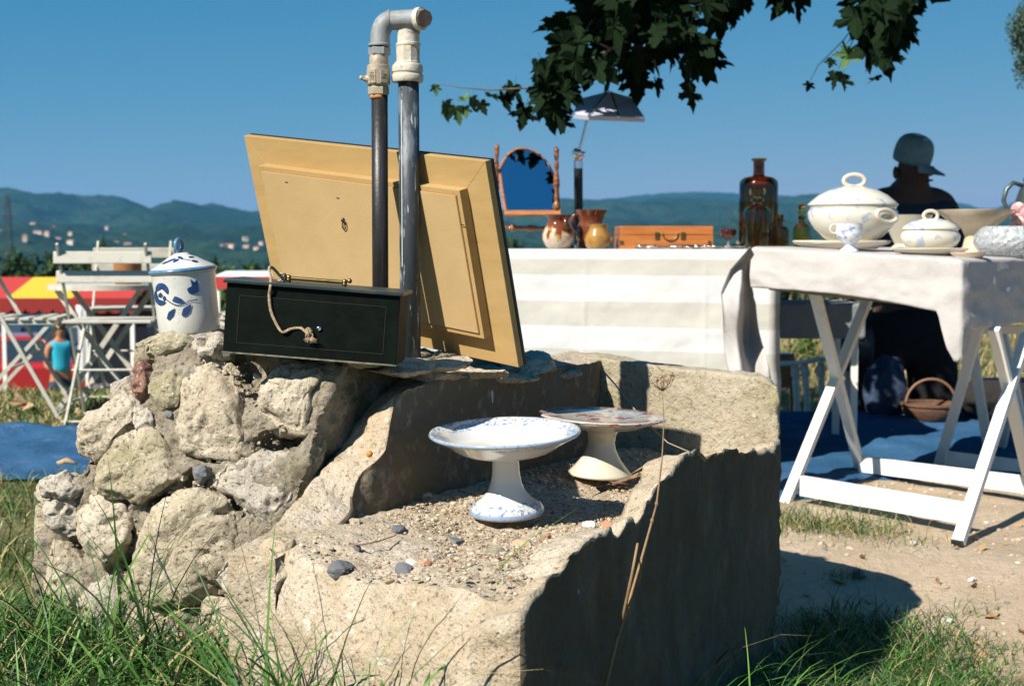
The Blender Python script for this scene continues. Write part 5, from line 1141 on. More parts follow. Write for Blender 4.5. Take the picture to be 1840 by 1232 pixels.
dish('tall_dish', 'plain white dish between the two tureens', 'dish', 1628, 4.85, [(0, 0), (28, 0), (28, 3), (20, 10), (30, 30), (44, 58), (46, 62), (43, 62), (0, 30)], M_cream, 1, 1)
dish('footed_bowl', 'wide tan footed bowl behind the small covered dish', 'bowl', 1752, 4.72, [(0, 0), (32, 0), (33, 3), (22, 12), (18, 30), (24, 44), (50, 60), (66, 74), (68, 78), (65, 77), (40, 62), (0, 55)], ceramic('tan_stoneware', (.52, .42, .28), (((.60, .51, .37), 20, .4, .7, 3),), .3), 1, 1)
dish('small_saucer', 'tilted pale saucer at the table corner', 'saucer', 1740, 4.19, [(0, 3), (22, 0), (24, 0), (32, 8), (33, 10), (26, 6), (0, 6)], ceramic('pink_cream', (.68, .55, .43)), 1, 1)
M_cut = mat('cut_glass', (.86, .90, .92), .06, trans=.75, bump=((60, .008, 'V'),))
t_, k = dish('cut_glass_bowl', 'round cut glass bowl at the right edge of the table', 'bowl', 1812, 4.50, [(0, 2), (34, 0), (50, 6), (62, 22), (60, 38), (50, 50), (44, 54), (40, 52), (50, 38), (52, 22), (0, 8)], M_cut, 1, .9)
t_, k = dish('china_rose', 'pink and white china rose ornament above the glass bowl', 'ornament', 1838, 4.75, [(0, 0), (20, 0), (20, 30), (8, 50), (0, 52)], M_cream)
rb = MB()
for q in range(16):
    a = q * 2.4; r_ = (6 + q * .9) * k; rb.ball((math.cos(a) * r_, math.sin(a) * r_, (70 + 14 * math.sin(q * 1.7)) * k), (11 * k, 8 * k, 12 * k), 10, Euler((q, a, 0)).to_matrix())
rb.build('petal', ceramic('pink_china', (.62, .28, .30), (((.74, .62, .58), 30, .45, .6, 2),)), t_, True, local=True)['kind'] = 'stuff'
M_pew = mat('pewter', (.10, .13, .13), .4, metal=.7)
t_, k = dish('coffee_pot', 'tall grey pewter coffee pot cut off by the right edge', 'coffee pot', 1856, 4.92, [(0, 0), (20, 0), (20, 4), (16, 20), (30, 60), (34, 90), (26, 115), (18, 128), (20, 134), (16, 140), (6, 146), (4, 152), (6, 156), (0, 158)], M_pew)
MB().tube([(-20 * k, 0, 122 * k), (-38 * k, 0, 128 * k), (-50 * k, 0, 116 * k), (-55 * k, 0, 96 * k), (-48 * k, 0, 80 * k), (-32 * k, 0, 72 * k)], 4 * k, 10).build('handle', M_pew, t_, True, local=True)
# ------------------------------------------------------------------ people
def skin_body(name, nodes, edges, mt, parent, sub=2, local=True):
    me = bpy.data.meshes.new(name); me.from_pydata([n_[:3] for n_ in nodes], edges, []); o = bpy.data.objects.new(name, me); COL.objects.link(o); o.parent = parent
    me.materials.append(mt); sk = o.modifiers.new('skin', 'SKIN'); sk.use_smooth_shade = True
    d = me.skin_vertices[0].data
    for i, n_ in enumerate(nodes): d[i].radius = (n_[3], n_[4] if len(n_) > 4 else n_[3]); d[i].use_root = (i == 0)
    s = o.modifiers.new('sub', 'SUBSURF'); s.levels = sub; s.render_levels = sub; return o
M_navy = mat('navy_cloth', (.014, .028, .05), .9, bump=((20, .01, 'N'),)); M_trous = mat('black_trousers', (.006, .006, .009), .9, bump=((15, .01, 'N'),))
M_skin = mat('shaded_skin', (.055, .028, .02), .7); M_cap = mat('blue_grey_cap', (.10, .19, .22), .8, (((.14, .24, .27), 30, .4, .7, 3),))  # skin colour darkened for the deep shade the man stands in
mx = P(1632, 600, 6.78).x; my = 6.78; gz0 = float(gz(mx, my))
gz0 = P(1632, 247, my).z - 1.83
mx = P(1627, 600, my).x; man = thing('person', 'man in dark blue shirt, black trousers and blue grey cap, head bowed behind the tables', 'person', (mx, my, gz0))
# one body: pelvis, spine, neck, head, arms, legs with shoes and hands
N_ = [(0, 0, .90, .155, .11), (0, -.01, 1.08, .15, .105), (0, -.02, 1.28, .175, .12), (0, -.04, 1.44, .12, .09), (.01, -.07, 1.53, .058), (.02, -.10, 1.60, .078, .088), (.025, -.115, 1.70, .076, .09),
      (-.18, -.02, 1.42, .065), (-.26, -.04, 1.18, .045), (-.24, -.22, 1.0, .035), (-.23, -.30, .97, .03, .016), (.18, -.02, 1.42, .065), (.25, -.04, 1.18, .045), (.24, -.2, .98, .035), (.23, -.28, .95, .03, .016),
      (-.10, 0, .84, .10), (-.13, -.01, .48, .065), (-.14, .02, .10, .045), (-.14, -.13, .04, .045, .03), (.10, 0, .84, .10), (.13, -.01, .48, .065), (.14, .02, .10, .045), (.14, -.13, .04, .045, .03)]
for s in (-1, 1):
    for f_ in range(4): N_.append((s * .23 + (f_ - 1.5) * .018, -.37 + .006 * f_, .945, .009))
    N_.append((s * .19, -.32, .95, .010))
E_ = [(0, 1), (1, 2), (2, 3), (3, 4), (4, 5), (5, 6), (3, 7), (7, 8), (8, 9), (9, 10), (3, 11), (11, 12), (12, 13), (13, 14), (0, 15), (15, 16), (16, 17), (17, 18), (0, 19), (19, 20), (20, 21), (21, 22)] + [(10, 23 + i) for i in range(5)] + [(14, 28 + i) for i in range(5)]
N_ = [(n_[0] * .95, n_[1], n_[2] * 1.08, *[q * .95 for q in n_[3:]]) for n_ in N_]
N_[4] = (.0, -.06, 1.61, .062, .07); N_[5] = (.0, -.09, 1.66, .080, .09); N_[6] = (-.005, -.10, 1.745, .078, .09)
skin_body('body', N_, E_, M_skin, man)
skin_body('trousers', [(0, 0, 1.07, .195, .14), (0, 0, .93, .21, .145), (-.12, 0, .84, .14), (-.145, -.01, .52, .12), (-.15, .02, .13, .10), (.12, 0, .84, .14), (.145, -.01, .52, .12), (.15, .02, .13, .10)], [(0, 1), (1, 2), (2, 3), (3, 4), (1, 5), (5, 6), (6, 7)], M_trous, man)
skin_body('shirt', [(0, -.01, .99, .20, .14), (0, -.02, 1.18, .19, .135), (0, -.03, 1.38, .20, .14), (0, -.04, 1.50, .15, .11), (.0, -.055, 1.57, .08), (-.17, -.02, 1.475, .08), (-.24, -.03, 1.28, .07), (.17, -.02, 1.475, .08), (.24, -.03, 1.28, .07)], [(0, 1), (1, 2), (2, 3), (3, 4), (3, 5), (5, 6), (3, 7), (7, 8)], M_navy, man)
Rc = Euler((.28, .10, .5)).to_matrix()
cp = MB().lathe([(.080, -.045), (.086, -.02), (.088, .02), (.083, .06), (.067, .088), (.036, .104), (0, .108)], 24, (-.01, -.10, 1.735), Rc, 1, 1.1)
cpo = cp.build('cap', M_cap, man, True, local=True, sub=1)
vb_ = MB(); V = []
for k in range(13):
    a = math.pi * (k / 12); V.append((math.cos(a) * .088, -.06 - math.sin(a) * .03, -.03)); V.append((math.cos(a) * .08, -.07 - math.sin(a) * .105, -.065 + .01 * math.sin(a)))
Rv = Euler((.25, .0, 1.0)).to_matrix()
V = [Vector((-.01, -.10, 1.735)) + Rv @ Vector(v) for v in V]; vis = link_mesh('cap_visor', V + [v + Vector((0, 0, .006)) for v in V], [(2 * k, 2 * k + 1, 2 * k + 3, 2 * k + 2) for k in range(12)] + [(26 + 2 * k + 2, 26 + 2 * k + 3, 26 + 2 * k + 1, 26 + 2 * k) for k in range(12)], M_cap, man, True, local=True)
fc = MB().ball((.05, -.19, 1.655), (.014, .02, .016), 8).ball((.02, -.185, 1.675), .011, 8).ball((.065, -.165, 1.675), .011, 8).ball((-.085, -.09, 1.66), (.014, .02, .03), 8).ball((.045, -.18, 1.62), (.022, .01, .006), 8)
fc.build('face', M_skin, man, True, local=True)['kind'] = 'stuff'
# black bag and bundles behind the table
M_bag = mat('black_bag', (.012, .016, .022), .5, bump=((20, .01, 'N'),))
bg_ = thing('shoulder_bag', 'black bag hanging at the hip of the standing man', 'bag', tuple(P(1530, 655, 6.6)))
V, Fc = cuboid(14, 8, 14, lambda U: (lambda q: q / (np.linalg.norm(q, axis=1)[:, None] ** .75))(U * 2 - 1)); V = V * np.array([.105, .06, .12]) * (1 + .1 * fbm(V, 2, 2, 4)[:, None])
c_ = P(1532, 622, 6.6); link_mesh('body', V + np.array(c_), Fc, M_bag, bg_)
MB().tube([c_ + Vector((-.05, 0, .08)), c_ + Vector((.0, .02, .22)), c_ + Vector((.06, .03, .30))], .012, 6).build('strap', M_bag, bg_, True)
MB().box(c_ + Vector((-.02, -.062, .05)), (.05, .006, .012)).build('pocket_flap', mat('bag_grey', (.10, .11, .12), .5), bg_)
# white railing of a child's cot
M_cot = mat('cot_white', (.76, .74, .68), .5)
ct = thing('white_cot', 'white turned spindle railing of a small cot behind the trestle', 'cot', tuple(P(1450, 760, 6.75)))
MB().tube([P(1378, 654, 6.9), P(1440, 652, 6.8), P(1470, 645, 6.75), P(1540, 642, 6.7)], .012, 8).build('rail', M_cot, ct, True)
for i, px in enumerate([1428, 1446, 1474, 1500, 1522, 1560]):
    a_ = P(px, 650, 6.85 - i * .03); b_ = P(px + 6, 770, 6.85 - i * .03); MB().tube([a_ + (b_ - a_) * q for q in (0, .08, .2, .24, .28, .6, .75, .8, 1)], [.012, .02, .022, .012, .017, .013, .02, .014, .014], 8).build('spindle', M_cot, ct, True)
# red brown cabinet and chair
cab = thing('wooden_crate', 'orange brown wooden crate on legs left of the white cot railing', 'crate', tuple(P(1402, 770, 7.1))); ca = P(1402, 664, 7.1)
MB().box(ca, (.062, .05, .085)).build('body', M_case, cab, bevel=.004); MB().box(ca + Vector((.025, -.053, 0)), (.03, .004, .07)).build('front_panel', M_case, cab)
for sx in (-1, 1): MB().beam(ca + Vector((sx * .055, 0, -.08)), ca + Vector((sx * .062, 0, -.42)), .014, .014).build('leg', M_case, cab)
# basket
M_wick = mat('dark_wicker', (.10, .05, .03), .7, (((.16, .08, .04), 60, .4, .7, 3),), ((90, .006, 'N', (1, 1, 3)),))
bk = thing('wicker_basket', 'dark wicker basket with a hooped handle in front of the black trousers', 'basket', tuple(P(1672, 762, 6.3))); bc = P(1672, 760, 6.3)
MB().lathe([(.07, 0), (.10, .01), (.125, .06), (.13, .085), (.122, .085), (.09, .02), (0, .012)], 28, bc).build('bowl', M_wick, bk, True)
MB().torus(bc + Vector((0, 0, .085)), .127, .008, None, 28, 8).build('rim', M_wick, bk, True)
MB().torus(bc + Vector((0, 0, .085)), .112, .006, Matrix.Rotation(math.pi / 2, 3, 'X'), 20, 8, 0, math.pi).build('handle', mat('light_cane', (.22, .12, .07), .6), bk, True)
# dark heaps under the table at the right edge
def heap(px, py, y, r, lab, mt, cat='bundle'):
    V, Fc = cuboid(20, 14, 12, lambda U: (lambda q: q / np.linalg.norm(q, axis=1)[:, None] ** .8)(U * 2 - 1)); V = V * (1 + .22 * fbm(V, 1.8, 3, int(px))[:, None]) * np.array(r)
    p = P(px, py, y); o = link_mesh('cloth_bundle', V + np.array(p), Fc, mt, None); tag(o, lab, cat)
heap(1790, 716, 6.35, (.19, .12, .085), 'dark rolled bundle lying under the table at the right edge', mat('brown_black_cloth', (.02, .016, .015), .9, bump=((12, .02, 'N'),)))
heap(1815, 690, 6.55, (.16, .1, .03), 'long dark cushion on top of the bundle at the right edge', M_bag)
heap(1590, 700, 6.45, (.10, .08, .14), 'dark denim heap leaning against the trousers', mat('denim', (.02, .035, .07), .9, (((.05, .08, .14), 12, .5, .7, 3),), ((14, .02, 'N'),)))
# ------------------------------------------------------------------ folding bistro chairs
M_bis = mat('chipped_cream_paint', (.50, .48, .41), .5, (((.38, .36, .29), 20, .5, .7, 4),))
def bistro(lab):
    t = thing('folding_chair', lab, 'chair', (0, 0, 0), (0, 0, 0), 'cream folding garden chairs'); w = .19
    for s in (-1, 1):
        MB().beam((s * w, .21, .81), (s * w, -.22, 0), .010, .017, up=(0, 1, 0)).build('leg', M_bis, t, local=True)
        MB().beam((s * (w - .02), -.19, .455), (s * (w - .02), .23, 0), .010, .017, up=(0, 1, 0)).build('leg', M_bis, t, local=True)
        MB().beam((s * (w - .012), -.20, .45), (s * (w - .012), .12, .45), .010, .02).build('seat_rail', M_bis, t, local=True)
    for z, y in ((.75, .185), (.665, .145)): MB().box((0, y, z), (w + .022, .006, .027), Matrix.Rotation(.12, 3, 'X')).build('back_slat', M_bis, t, local=True, bevel=.003)
    for k in range(6): MB().box((0, -.195 + k * .062, .465), (w + .005, .022, .006)).build('seat_slat', M_bis, t, local=True, bevel=.002)
    for y, z in ((-.20, .02), (.20, .03), (.0, .24)): MB().tube([(-w, y, z), (w, y, z)], .006, 6).build('crossbar', M_bis, t, local=True)
    return t
ch1 = bistro('cream folding chair with its back turned, middle one of the group by the round table')
def place(t, px, y, rz, lab=None, s=1):
    x = (px - CX) / F * y; t.location = (x, y, float(gz(x, y))); t.rotation_euler = (0, 0, rz); t.scale = (s, s, s)
    if lab: t['label'] = lab
place(ch1, 203, 6.42, math.radians(-177))
c2 = copy_tree(ch1); place(c2, 30, 6.62, math.radians(97), 'cream folding chair seen from the side at the left edge')
c3 = copy_tree(ch1); place(c3, 232, 7.42, math.radians(6), 'cream folding chair on the far side of the round table')
c4 = copy_tree(ch1); place(c4, 478, 7.0, math.radians(-100), 'cream folding chair half hidden by the picture and the tin box')
# round table
rtx, rty = (190 - CX) / F * 6.95, 6.95; rg_ = float(gz(rtx, rty))
rt = thing('round_table', 'small round cream metal garden table on crossed legs', 'table', (rtx, rty, rg_))
zt_ = P(190, 512, 6.95).z - rg_
MB().lathe([(0, zt_ - .004), (.262, zt_ - .004), (.27, zt_ - .02), (.272, zt_ - .02), (.272, zt_ + .004), (.262, zt_ + .006), (0, zt_ + .006)], 48).build('tabletop', M_bis, rt, True, local=True, auto=40)
for s in (-1, 1):
    MB().beam((-.2, s * .12, zt_ - .02), (.2, s * .16, 0), .014, .024).build('leg', M_bis, rt, local=True); MB().beam((.2, s * .12, zt_ - .02), (-.2, s * .16, 0), .014, .024).build('leg', M_bis, rt, local=True)
for x in (-.19, .19): MB().tube([(x, -.16, .03), (x, .16, .03)], .007, 6).build('crossbar', M_bis, rt, local=True)
pb = P(230, 512, 6.9); MB().lathe([(0, 0), (.06, 0), (.066, .01), (.066, .125), (.06, .13), (.055, .125), (.055, .01), (0, .01)], 28, (pb.x, pb.y, zt_ + rg_ + .007)).build('brown_pot', mat('rust_brown_tin', (.23, .09, .03), .4, (((.32, .14, .05), 12, .4, .7, 4),)), None, True, auto=40)
o = bpy.data.objects['brown_pot']; tag(o, 'rusty brown straight sided pot on the round table', 'pot')
# ------------------------------------------------------------------ market stalls
def awning(x0, x1, y0, y1, z, cols, stripe, drop, name, lab, scal=.14, val=None):
    xm = (x0 + x1) / 2; t = thing(name, lab, 'market stall', (xm, (y0 + y1) / 2, float(gz(xm, (y0 + y1) / 2)))); n_ = max(1, int(round((x1 - x0) / stripe))); g0 = t.location.z
    for i in range(n_):
        a = x0 + (x1 - x0) * i / n_; b_ = x0 + (x1 - x0) * (i + 1) / n_; mb = MB(); e = drop
        mb.add([(a, y0, z - e), (b_, y0, z - e), (b_, (y0 + y1) / 2, z), (a, (y0 + y1) / 2, z), (b_, y1, z - e), (a, y1, z - e)], [(0, 1, 2, 3), (3, 2, 4, 5)])
        mb.build('awning_stripe', cols[i % len(cols)], t)
    ns = int((x1 - x0) / scal); V = []; Fc = []
    for i in range(ns):
        a = x0 + (x1 - x0) * i / ns; w = (x1 - x0) / ns; b0_ = len(V)
        V += [(a, y0 - .004, z - drop), (a + w, y0 - .004, z - drop)] + [(a + w / 2 + w / 2 * math.cos(q), y0 - .006, z - drop - .10 - .05 * math.sin(q)) for q in np.linspace(0, math.pi, 7)]
        Fc.append(tuple(range(b0_, b0_ + 9)))
    link_mesh('valance', V, Fc, val or cols[0], t, False)
    for x in (x0 + .05, x1 - .05):
        for y in (y0 + .05, y1 - .05): gg = float(gz(x, y)); MB().box((x, y, (z - drop + gg) / 2), (.02, .02, (z - drop - gg) / 2)).build('post', M_white, t)
    return t
M_yel = mat('yellow_canvas', (.58, .40, .03), .8); M_redc = mat('red_canvas', (.42, .035, .03), .8); M_dred = mat('dark_red_canvas', (.22, .015, .015), .85); M_wc = mat('white_canvas', (.75, .75, .74), .8)
yA = 14.0; k14 = yA / F
awning((-104 - CX) * k14, (244 - CX) * k14, yA, yA + 1.6, P(100, 501, yA).z, [M_redc, M_yel], 116 * 1 * k14, .19, 'market_stall', 'stall with yellow and red striped awning behind the round table', .13, M_dred)
k17 = 17 / F
st2 = awning((383 - CX) * k17, (560 - CX) * k17, 17, 18.6, P(440, 489, 17).z, [M_wc], 200 * k17, .05, 'market_stall', 'stall with a white awning and red side seen between the jar and the tin box', .2, M_redc)
# stall goods, cloth and counter under first awning
gx = P(210, 620, 14.6); ct_ = thing('stall_counter', 'mauve grey covered counter in the shade of the striped awning', 'counter', (gx.x, gx.y, float(gz(gx.x, gx.y))))
MB().box((gx.x, 14.9, P(0, 640, 14.9).z), (.32, .3, .33)).build('cloth', mat('mauve_grey', (.16, .14, .17), .8), ct_, bevel=.01)
MB().box((gx.x, 14.9, P(0, 560, 14.9).z), (.30, .02, .16)).build('backboard', mat('brown_red_board', (.16, .06, .05), .8), ct_)
wx = P(148, 610, 13.2); wp = sheet('hanging_towel', lambda u, v: np.stack([wx.x + (u - .5) * .11 + .02 * np.sin(v * 3), 13.2 + .02 * np.sin(u * 14), P(0, 548, 13.2).z - v * .72 + 0 * u], 1), 24, 10, M_wc, thick=.003); tag(wp, 'long white towel hanging from the striped awning', 'towel')
# woman in turquoise
wxx = P(108, 600, 20).x; wg = float(gz(wxx, 20)); M_turq = mat('turquoise_top', (.02, .36, .50), .8); M_sk2 = mat('warm_skin', (.38, .17, .09), .6); M_hair = mat('brown_hair', (.07, .035, .02), .6)
wo = thing('person', 'woman in a turquoise top with brown hair among the parked cars', 'person', (wxx, 20, wg), (0, 0, .6), None); hsc = (P(0, 577, 20).z - wg) / 1.66; wo.scale = (hsc,) * 3
skin_body('body', [(0, 0, .88, .13, .10), (0, 0, 1.08, .11, .085), (0, 0, 1.28, .13, .09), (0, 0, 1.38, .08), (0, -.01, 1.45, .045), (0, -.02, 1.52, .07), (0, -.02, 1.60, .07), (-.16, 0, 1.33, .05), (-.2, -.02, 1.08, .035), (-.12, -.2, 1.02, .028), (.16, 0, 1.33, .05), (.2, -.02, 1.08, .035), (.12, -.2, 1.02, .028), (-.09, 0, .8, .085), (-.09, 0, .45, .055), (-.09, 0, .06, .038), (-.09, -.1, .03, .035), (.09, 0, .8, .085), (.09, 0, .45, .055), (.09, 0, .06, .038), (.09, -.1, .03, .035)],
          [(0, 1), (1, 2), (2, 3), (3, 4), (4, 5), (5, 6), (3, 7), (7, 8), (8, 9), (3, 10), (10, 11), (11, 12), (0, 13), (13, 14), (14, 15), (15, 16), (0, 17), (17, 18), (18, 19), (19, 20)], M_sk2, wo)
skin_body('top', [(0, 0, .95, .15, .12), (0, 0, 1.1, .13, .10), (0, 0, 1.28, .15, .105), (0, 0, 1.37, .11, .08), (-.15, 0, 1.33, .06), (.15, 0, 1.33, .06)], [(0, 1), (1, 2), (2, 3), (3, 4), (3, 5)], M_turq, wo)
skin_body('trousers', [(0, 0, .95, .145, .12), (0, 0, .85, .15, .12), (-.09, 0, .75, .10), (-.095, 0, .12, .07), (.09, 0, .75, .10), (.095, 0, .12, .07)], [(0, 1), (1, 2), (2, 3), (1, 4), (4, 5)], mat('dark_jeans', (.02, .03, .06), .8), wo)
MB().ball((0, .01, 1.59), (.095, .10, .10), 16).ball((0, .07, 1.48), (.08, .04, .12), 12).build('hair', M_hair, wo, True, local=True)
# ------------------------------------------------------------------ cars
def car(px, y, rz, col, lab, z=None):
    x = (px - CX) / F * y; z = float(gz(x, y)); t = thing('parked_car', lab, 'car', (x, y, z), (0, 0, rz), 'cars parked below the terrace')
    pm = mat('car_paint_%s' % col[0], col[1], .25, coat=.6); gm = mat('car_glass', (.03, .05, .07), .05, coat=.4); tm_ = mat('tyre', (.012, .012, .012), .8)
    side = [(-2.0, .30), (-2.02, .62), (-1.85, .84), (-1.2, .92), (1.25, .95), (1.95, .90), (2.02, .6), (1.98, .30)]
    V = []; n_ = len(side)
    for yy, k in ((-.82, .96), (-.74, 1), (.74, 1), (.82, .96)): V += [(p_[0] * k, yy, p_[1] if k == 1 else .3 + (p_[1] - .3) * .93) for p_ in side]
    Fc = [tuple(range(n_))[::-1], tuple(3 * n_ + i for i in range(n_))] + [(j * n_ + i, j * n_ + (i + 1) % n_, (j + 1) * n_ + (i + 1) % n_, (j + 1) * n_ + i) for j in range(3) for i in range(n_)]
    bd = MB().add(V, Fc).build('body', pm, t, True, local=True, bevel=.03, auto=30)
    roof = [(-.9, .90), (-.35, 1.40), (1.0, 1.42), (1.6, .93)]; V = []
    for yy, ins in ((-.72, 0), (.72, 0)): V += [(p_[0], yy * (.80 if p_[1] > 1.2 else 1), p_[1]) for p_ in roof]
    MB().add(V, [(3, 2, 1, 0), (4, 5, 6, 7), (0, 1, 5, 4), (1, 2, 6, 5), (2, 3, 7, 6)]).build('cabin', pm, t, False, local=True, bevel=.02)
    for s in (-1, 1):
        for a, b_ in (((-.78, .95), (.28, .95)), ((.36, .95), (1.42, .95))):
            x0, x1 = a[0], b_[0]; xt0, xt1 = (x0 + .44 if x0 < 0 else x0), (x1 if x1 < 1 else x1 - .42); f_ = lambda z: .72 - (z - .9) / .5 * .144
            MB().add([(x0, s * (f_(.97) + .006), .97), (x1, s * (f_(.97) + .006), .97), (xt1, s * (f_(1.34) + .006), 1.34), (xt0, s * (f_(1.34) + .006), 1.34)], [(0, 1, 2, 3)]).build('side_window', gm, t, local=True)
    MB().add([(-.87, -.64, .97), (-.87, .64, .97), (-.45, .54, 1.36), (-.45, -.54, 1.36)], [(0, 1, 2, 3)]).build('windscreen', gm, t, local=True).location = (-.02, 0, .02)
    MB().add([(1.58, -.62, .98), (1.58, .62, .98), (1.1, .54, 1.37), (1.1, -.54, 1.37)], [(0, 1, 2, 3)]).build('rear_window', gm, t, local=True).location = (.02, 0, .02)
    for sx in (-1.28, 1.28):
        for s in (-1, 1):
            wh = MB().tube([(sx, s * .66, .31), (sx, s * .84, .31)], .31, 20).build('wheel', tm_, t, True, local=True, auto=40); MB().tube([(sx, s * .80, .31), (sx, s * .855, .31)], .18, 12).build('hubcap', M_chrome, wh, True, local=True, auto=40)
    for s in (-1, 1): MB().ball((-1.97, s * .6, .66), (.06, .14, .09), 10).build('headlight', mat('lamp_lens', (.8, .8, .78), .1), t, True, local=True)
    return t
RD = ('red', (.42, .025, .03)); NV = ('navy', (.02, .035, .06)); SV = ('silver', (.30, .33, .36)); TL_ = ('teal', (.03, .08, .10))
car(30, 25, math.radians(200), RD, 'red car parked nearest behind the folding chair at the left edge')
car(-60, 34, .2, NV, 'dark blue car at the far left behind the red one'); car(60, 35, math.radians(95), TL_, 'dark teal car behind the seat of the side on folding chair'); car(112, 36, math.radians(92), SV, 'silver car beside the head of the woman'); car(10, 33, math.radians(88), NV, 'dark blue car nose on above the red car')
car(330, 35, .1, SV, 'silver car hidden mostly by the stone jar')
# ------------------------------------------------------------------ overhanging tree
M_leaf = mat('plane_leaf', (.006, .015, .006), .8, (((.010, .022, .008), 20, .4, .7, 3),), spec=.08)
M_leafb = mat('sunlit_leaf', (.05, .11, .025), .55)  # bright copy of the leaf: sun on the tips put into the colour
tree0 = thing('plane_tree', 'leafy tree whose dark lobed leaves hang into the top of the photo', 'tree', (3.3, 6.1, float(gz(3.3, 6.1))))
half = [(0, 0), (.10, -.06), (.30, -.02), (.44, .10), (.36, .17), (.30, .20), (.42, .30), (.52, .46), (.40, .44), (.28, .42), (.20, .40), (.16, .56), (.22, .62), (.10, .80), (0, 1.0)]
half = [(.0, .12), (.08, -.02), (.24, -.04), (.42, .06), (.33, .13), (.38, .20), (.28, .24), (.40, .34), (.46, .30), (.58, .50), (.46, .49), (.42, .57), (.30, .50), (.20, .50), (.18, .60), (.24, .68), (.14, .74), (.12, .84), (0, 1.02)]
def leaf_mesh(seed):
    r = random.Random(seed); L = []
    for s in (1, -1):
        pts = half if s == 1 else half[::-1][1:-1]
        for x, y in pts: L.append((s * x * r.uniform(.92, 1.08), y + r.uniform(-.02, .02)))
    cu = r.uniform(-.2, .8); cv = r.uniform(-.15, .4)
    c = (0, .30); V = [(c[0], c[1], .0)]; ring = []
    for x, y in L: V.append((x, y, -cu * (x * x) * r.uniform(.6, 1.4) - cv * y * y + .06 * math.sin(x * 9 + seed) + r.uniform(-.03, .03)))
    for x, y in L: pass
    n_ = len(L); Fc = [(0, 1 + i, 1 + (i + 1) % n_) for i in range(n_)]
    b0_ = len(V); V += [(.008, .12, 0), (-.008, .12, 0), (-.006, -.35, -.12), (.006, -.35, -.12)]; Fc.append((b0_, b0_ + 1, b0_ + 2, b0_ + 3))
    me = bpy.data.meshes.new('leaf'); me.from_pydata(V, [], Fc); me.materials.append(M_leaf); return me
LM = [leaf_mesh(i) for i in range(7)]
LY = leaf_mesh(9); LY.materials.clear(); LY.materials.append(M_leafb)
cnt_leaf = 0
def inpoly(x, y, poly):
    c = False; j = len(poly) - 1
    for i in range(len(poly)):
        if (poly[i][1] > y) != (poly[j][1] > y) and x < (poly[j][0] - poly[i][0]) * (y - poly[i][1]) / (poly[j][1] - poly[i][1]) + poly[i][0]: c = not c
        j = i
    return c
rl = random.Random(12)
def add_leaf(px, py, y, s, me=None, rot=None):
    o = bpy.data.objects.new('leaf', me or rl.choice(LM)); COL.objects.link(o); o.parent = tree0; o.location = P(px, py, y) - tree0.location
    # leaves hang tip-down, facing mostly sideways/up
    o.rotation_euler = rot or (math.radians(-90) + rl.gauss(0, .5), rl.gauss(0, .45), rl.gauss(0, .8)); o.scale = (s, s, s); return o
polys = [[(1000, 60), (1050, 12), (1100, -25), (1370, -25), (1335, 40), (1290, 25), (1305, 62), (1262, 62), (1285, 105), (1300, 150), (1262, 135), (1262, 175), (1225, 150), (1210, 118), (1165, 118), (1140, 140), (1150, 165), (1090, 140), (1060, 160), (1040, 150), (1010, 120), (985, 85)],
         [(950, 115), (1000, 105), (1035, 125), (1030, 150), (1012, 170), (1014, 200), (995, 205), (975, 180), (955, 165)],
         [(1382, -25), (1450, -25), (1440, 15), (1422, 35), (1402, 20), (1384, 15)],
         [(1555, -25), (1670, -25), (1660, 10), (1640, 25), (1630, 60), (1645, 85), (1605, 100), (1590, 130), (1572, 128), (1560, 95), (1535, 60), (1525, 40), (1555, 20)]]
step = [20, 19, 18, 18]
for pi_, poly in enumerate(polys):
    x0 = min(p_[0] for p_ in poly); x1 = max(p_[0] for p_ in poly); y0 = min(p_[1] for p_ in poly); y1 = max(p_[1] for p_ in poly); gx_ = x0
    while gx_ < x1:
        gy_ = y0
        while gy_ < y1:
            a, b_ = gx_ + rl.uniform(-9, 9), gy_ + rl.uniform(-9, 9)
            if inpoly(a, b_, poly): add_leaf(a, b_ - (8 if pi_ == 1 else 32), 5.6 + rl.uniform(-.35, .35), rl.uniform(.115, .17))
            gy_ += step[pi_]
        gx_ += step[pi_]
for px, py, s in [(905, 165, .09), (930, 172, .10), (880, 168, .07), (945, 190, .10), (862, 182, .06), (925, 150, .09), (1012, 205, .09), (1240, 150, .12), (1500, 128, .075), (1515, 132, .08), (1456, 148, .045), (1516, 75, .04), (1580, 135, .06), (1180, 140, .08)]: add_leaf(px, py, 5.5, s)
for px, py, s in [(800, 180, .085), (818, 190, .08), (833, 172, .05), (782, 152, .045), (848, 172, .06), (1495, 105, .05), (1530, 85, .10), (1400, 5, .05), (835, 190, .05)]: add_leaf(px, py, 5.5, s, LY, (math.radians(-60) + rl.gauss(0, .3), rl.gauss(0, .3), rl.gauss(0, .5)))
tw = lambda pts, r, nm='branch': MB().tube([P(*p_) for p_ in pts], r, 7).build(nm, M_bark, tree0, True)
tw([(1400, -60, 5.6), (1260, -10, 5.6), (1150, 60, 5.55), (1040, 120, 5.5), (960, 158, 5.5), (880, 162, 5.5), (830, 158, 5.5), (785, 150, 5.5)], [.012, .010, .008, .006, .004, .003, .002, .0012])
tw([(1040, 120, 5.5), (1000, 60, 5.5), (1070, 15, 5.5)], [.004, .003, .002]); tw([(1100, 90, 5.5), (1010, 45, 5.5), (1040, 10, 5.5)], [.004, .002, .001])
tw([(1640, -60, 5.6), (1600, 20, 5.6), (1575, 90, 5.6), (1555, 130, 5.6)], [.008, .006, .004, .002]); tw([(1600, -40, 5.6), (1555, 20, 5.6), (1516, 72, 5.6), (1470, 118, 5.6), (1456, 145, 5.6)], [.005, .003, .002, .0015, .001])
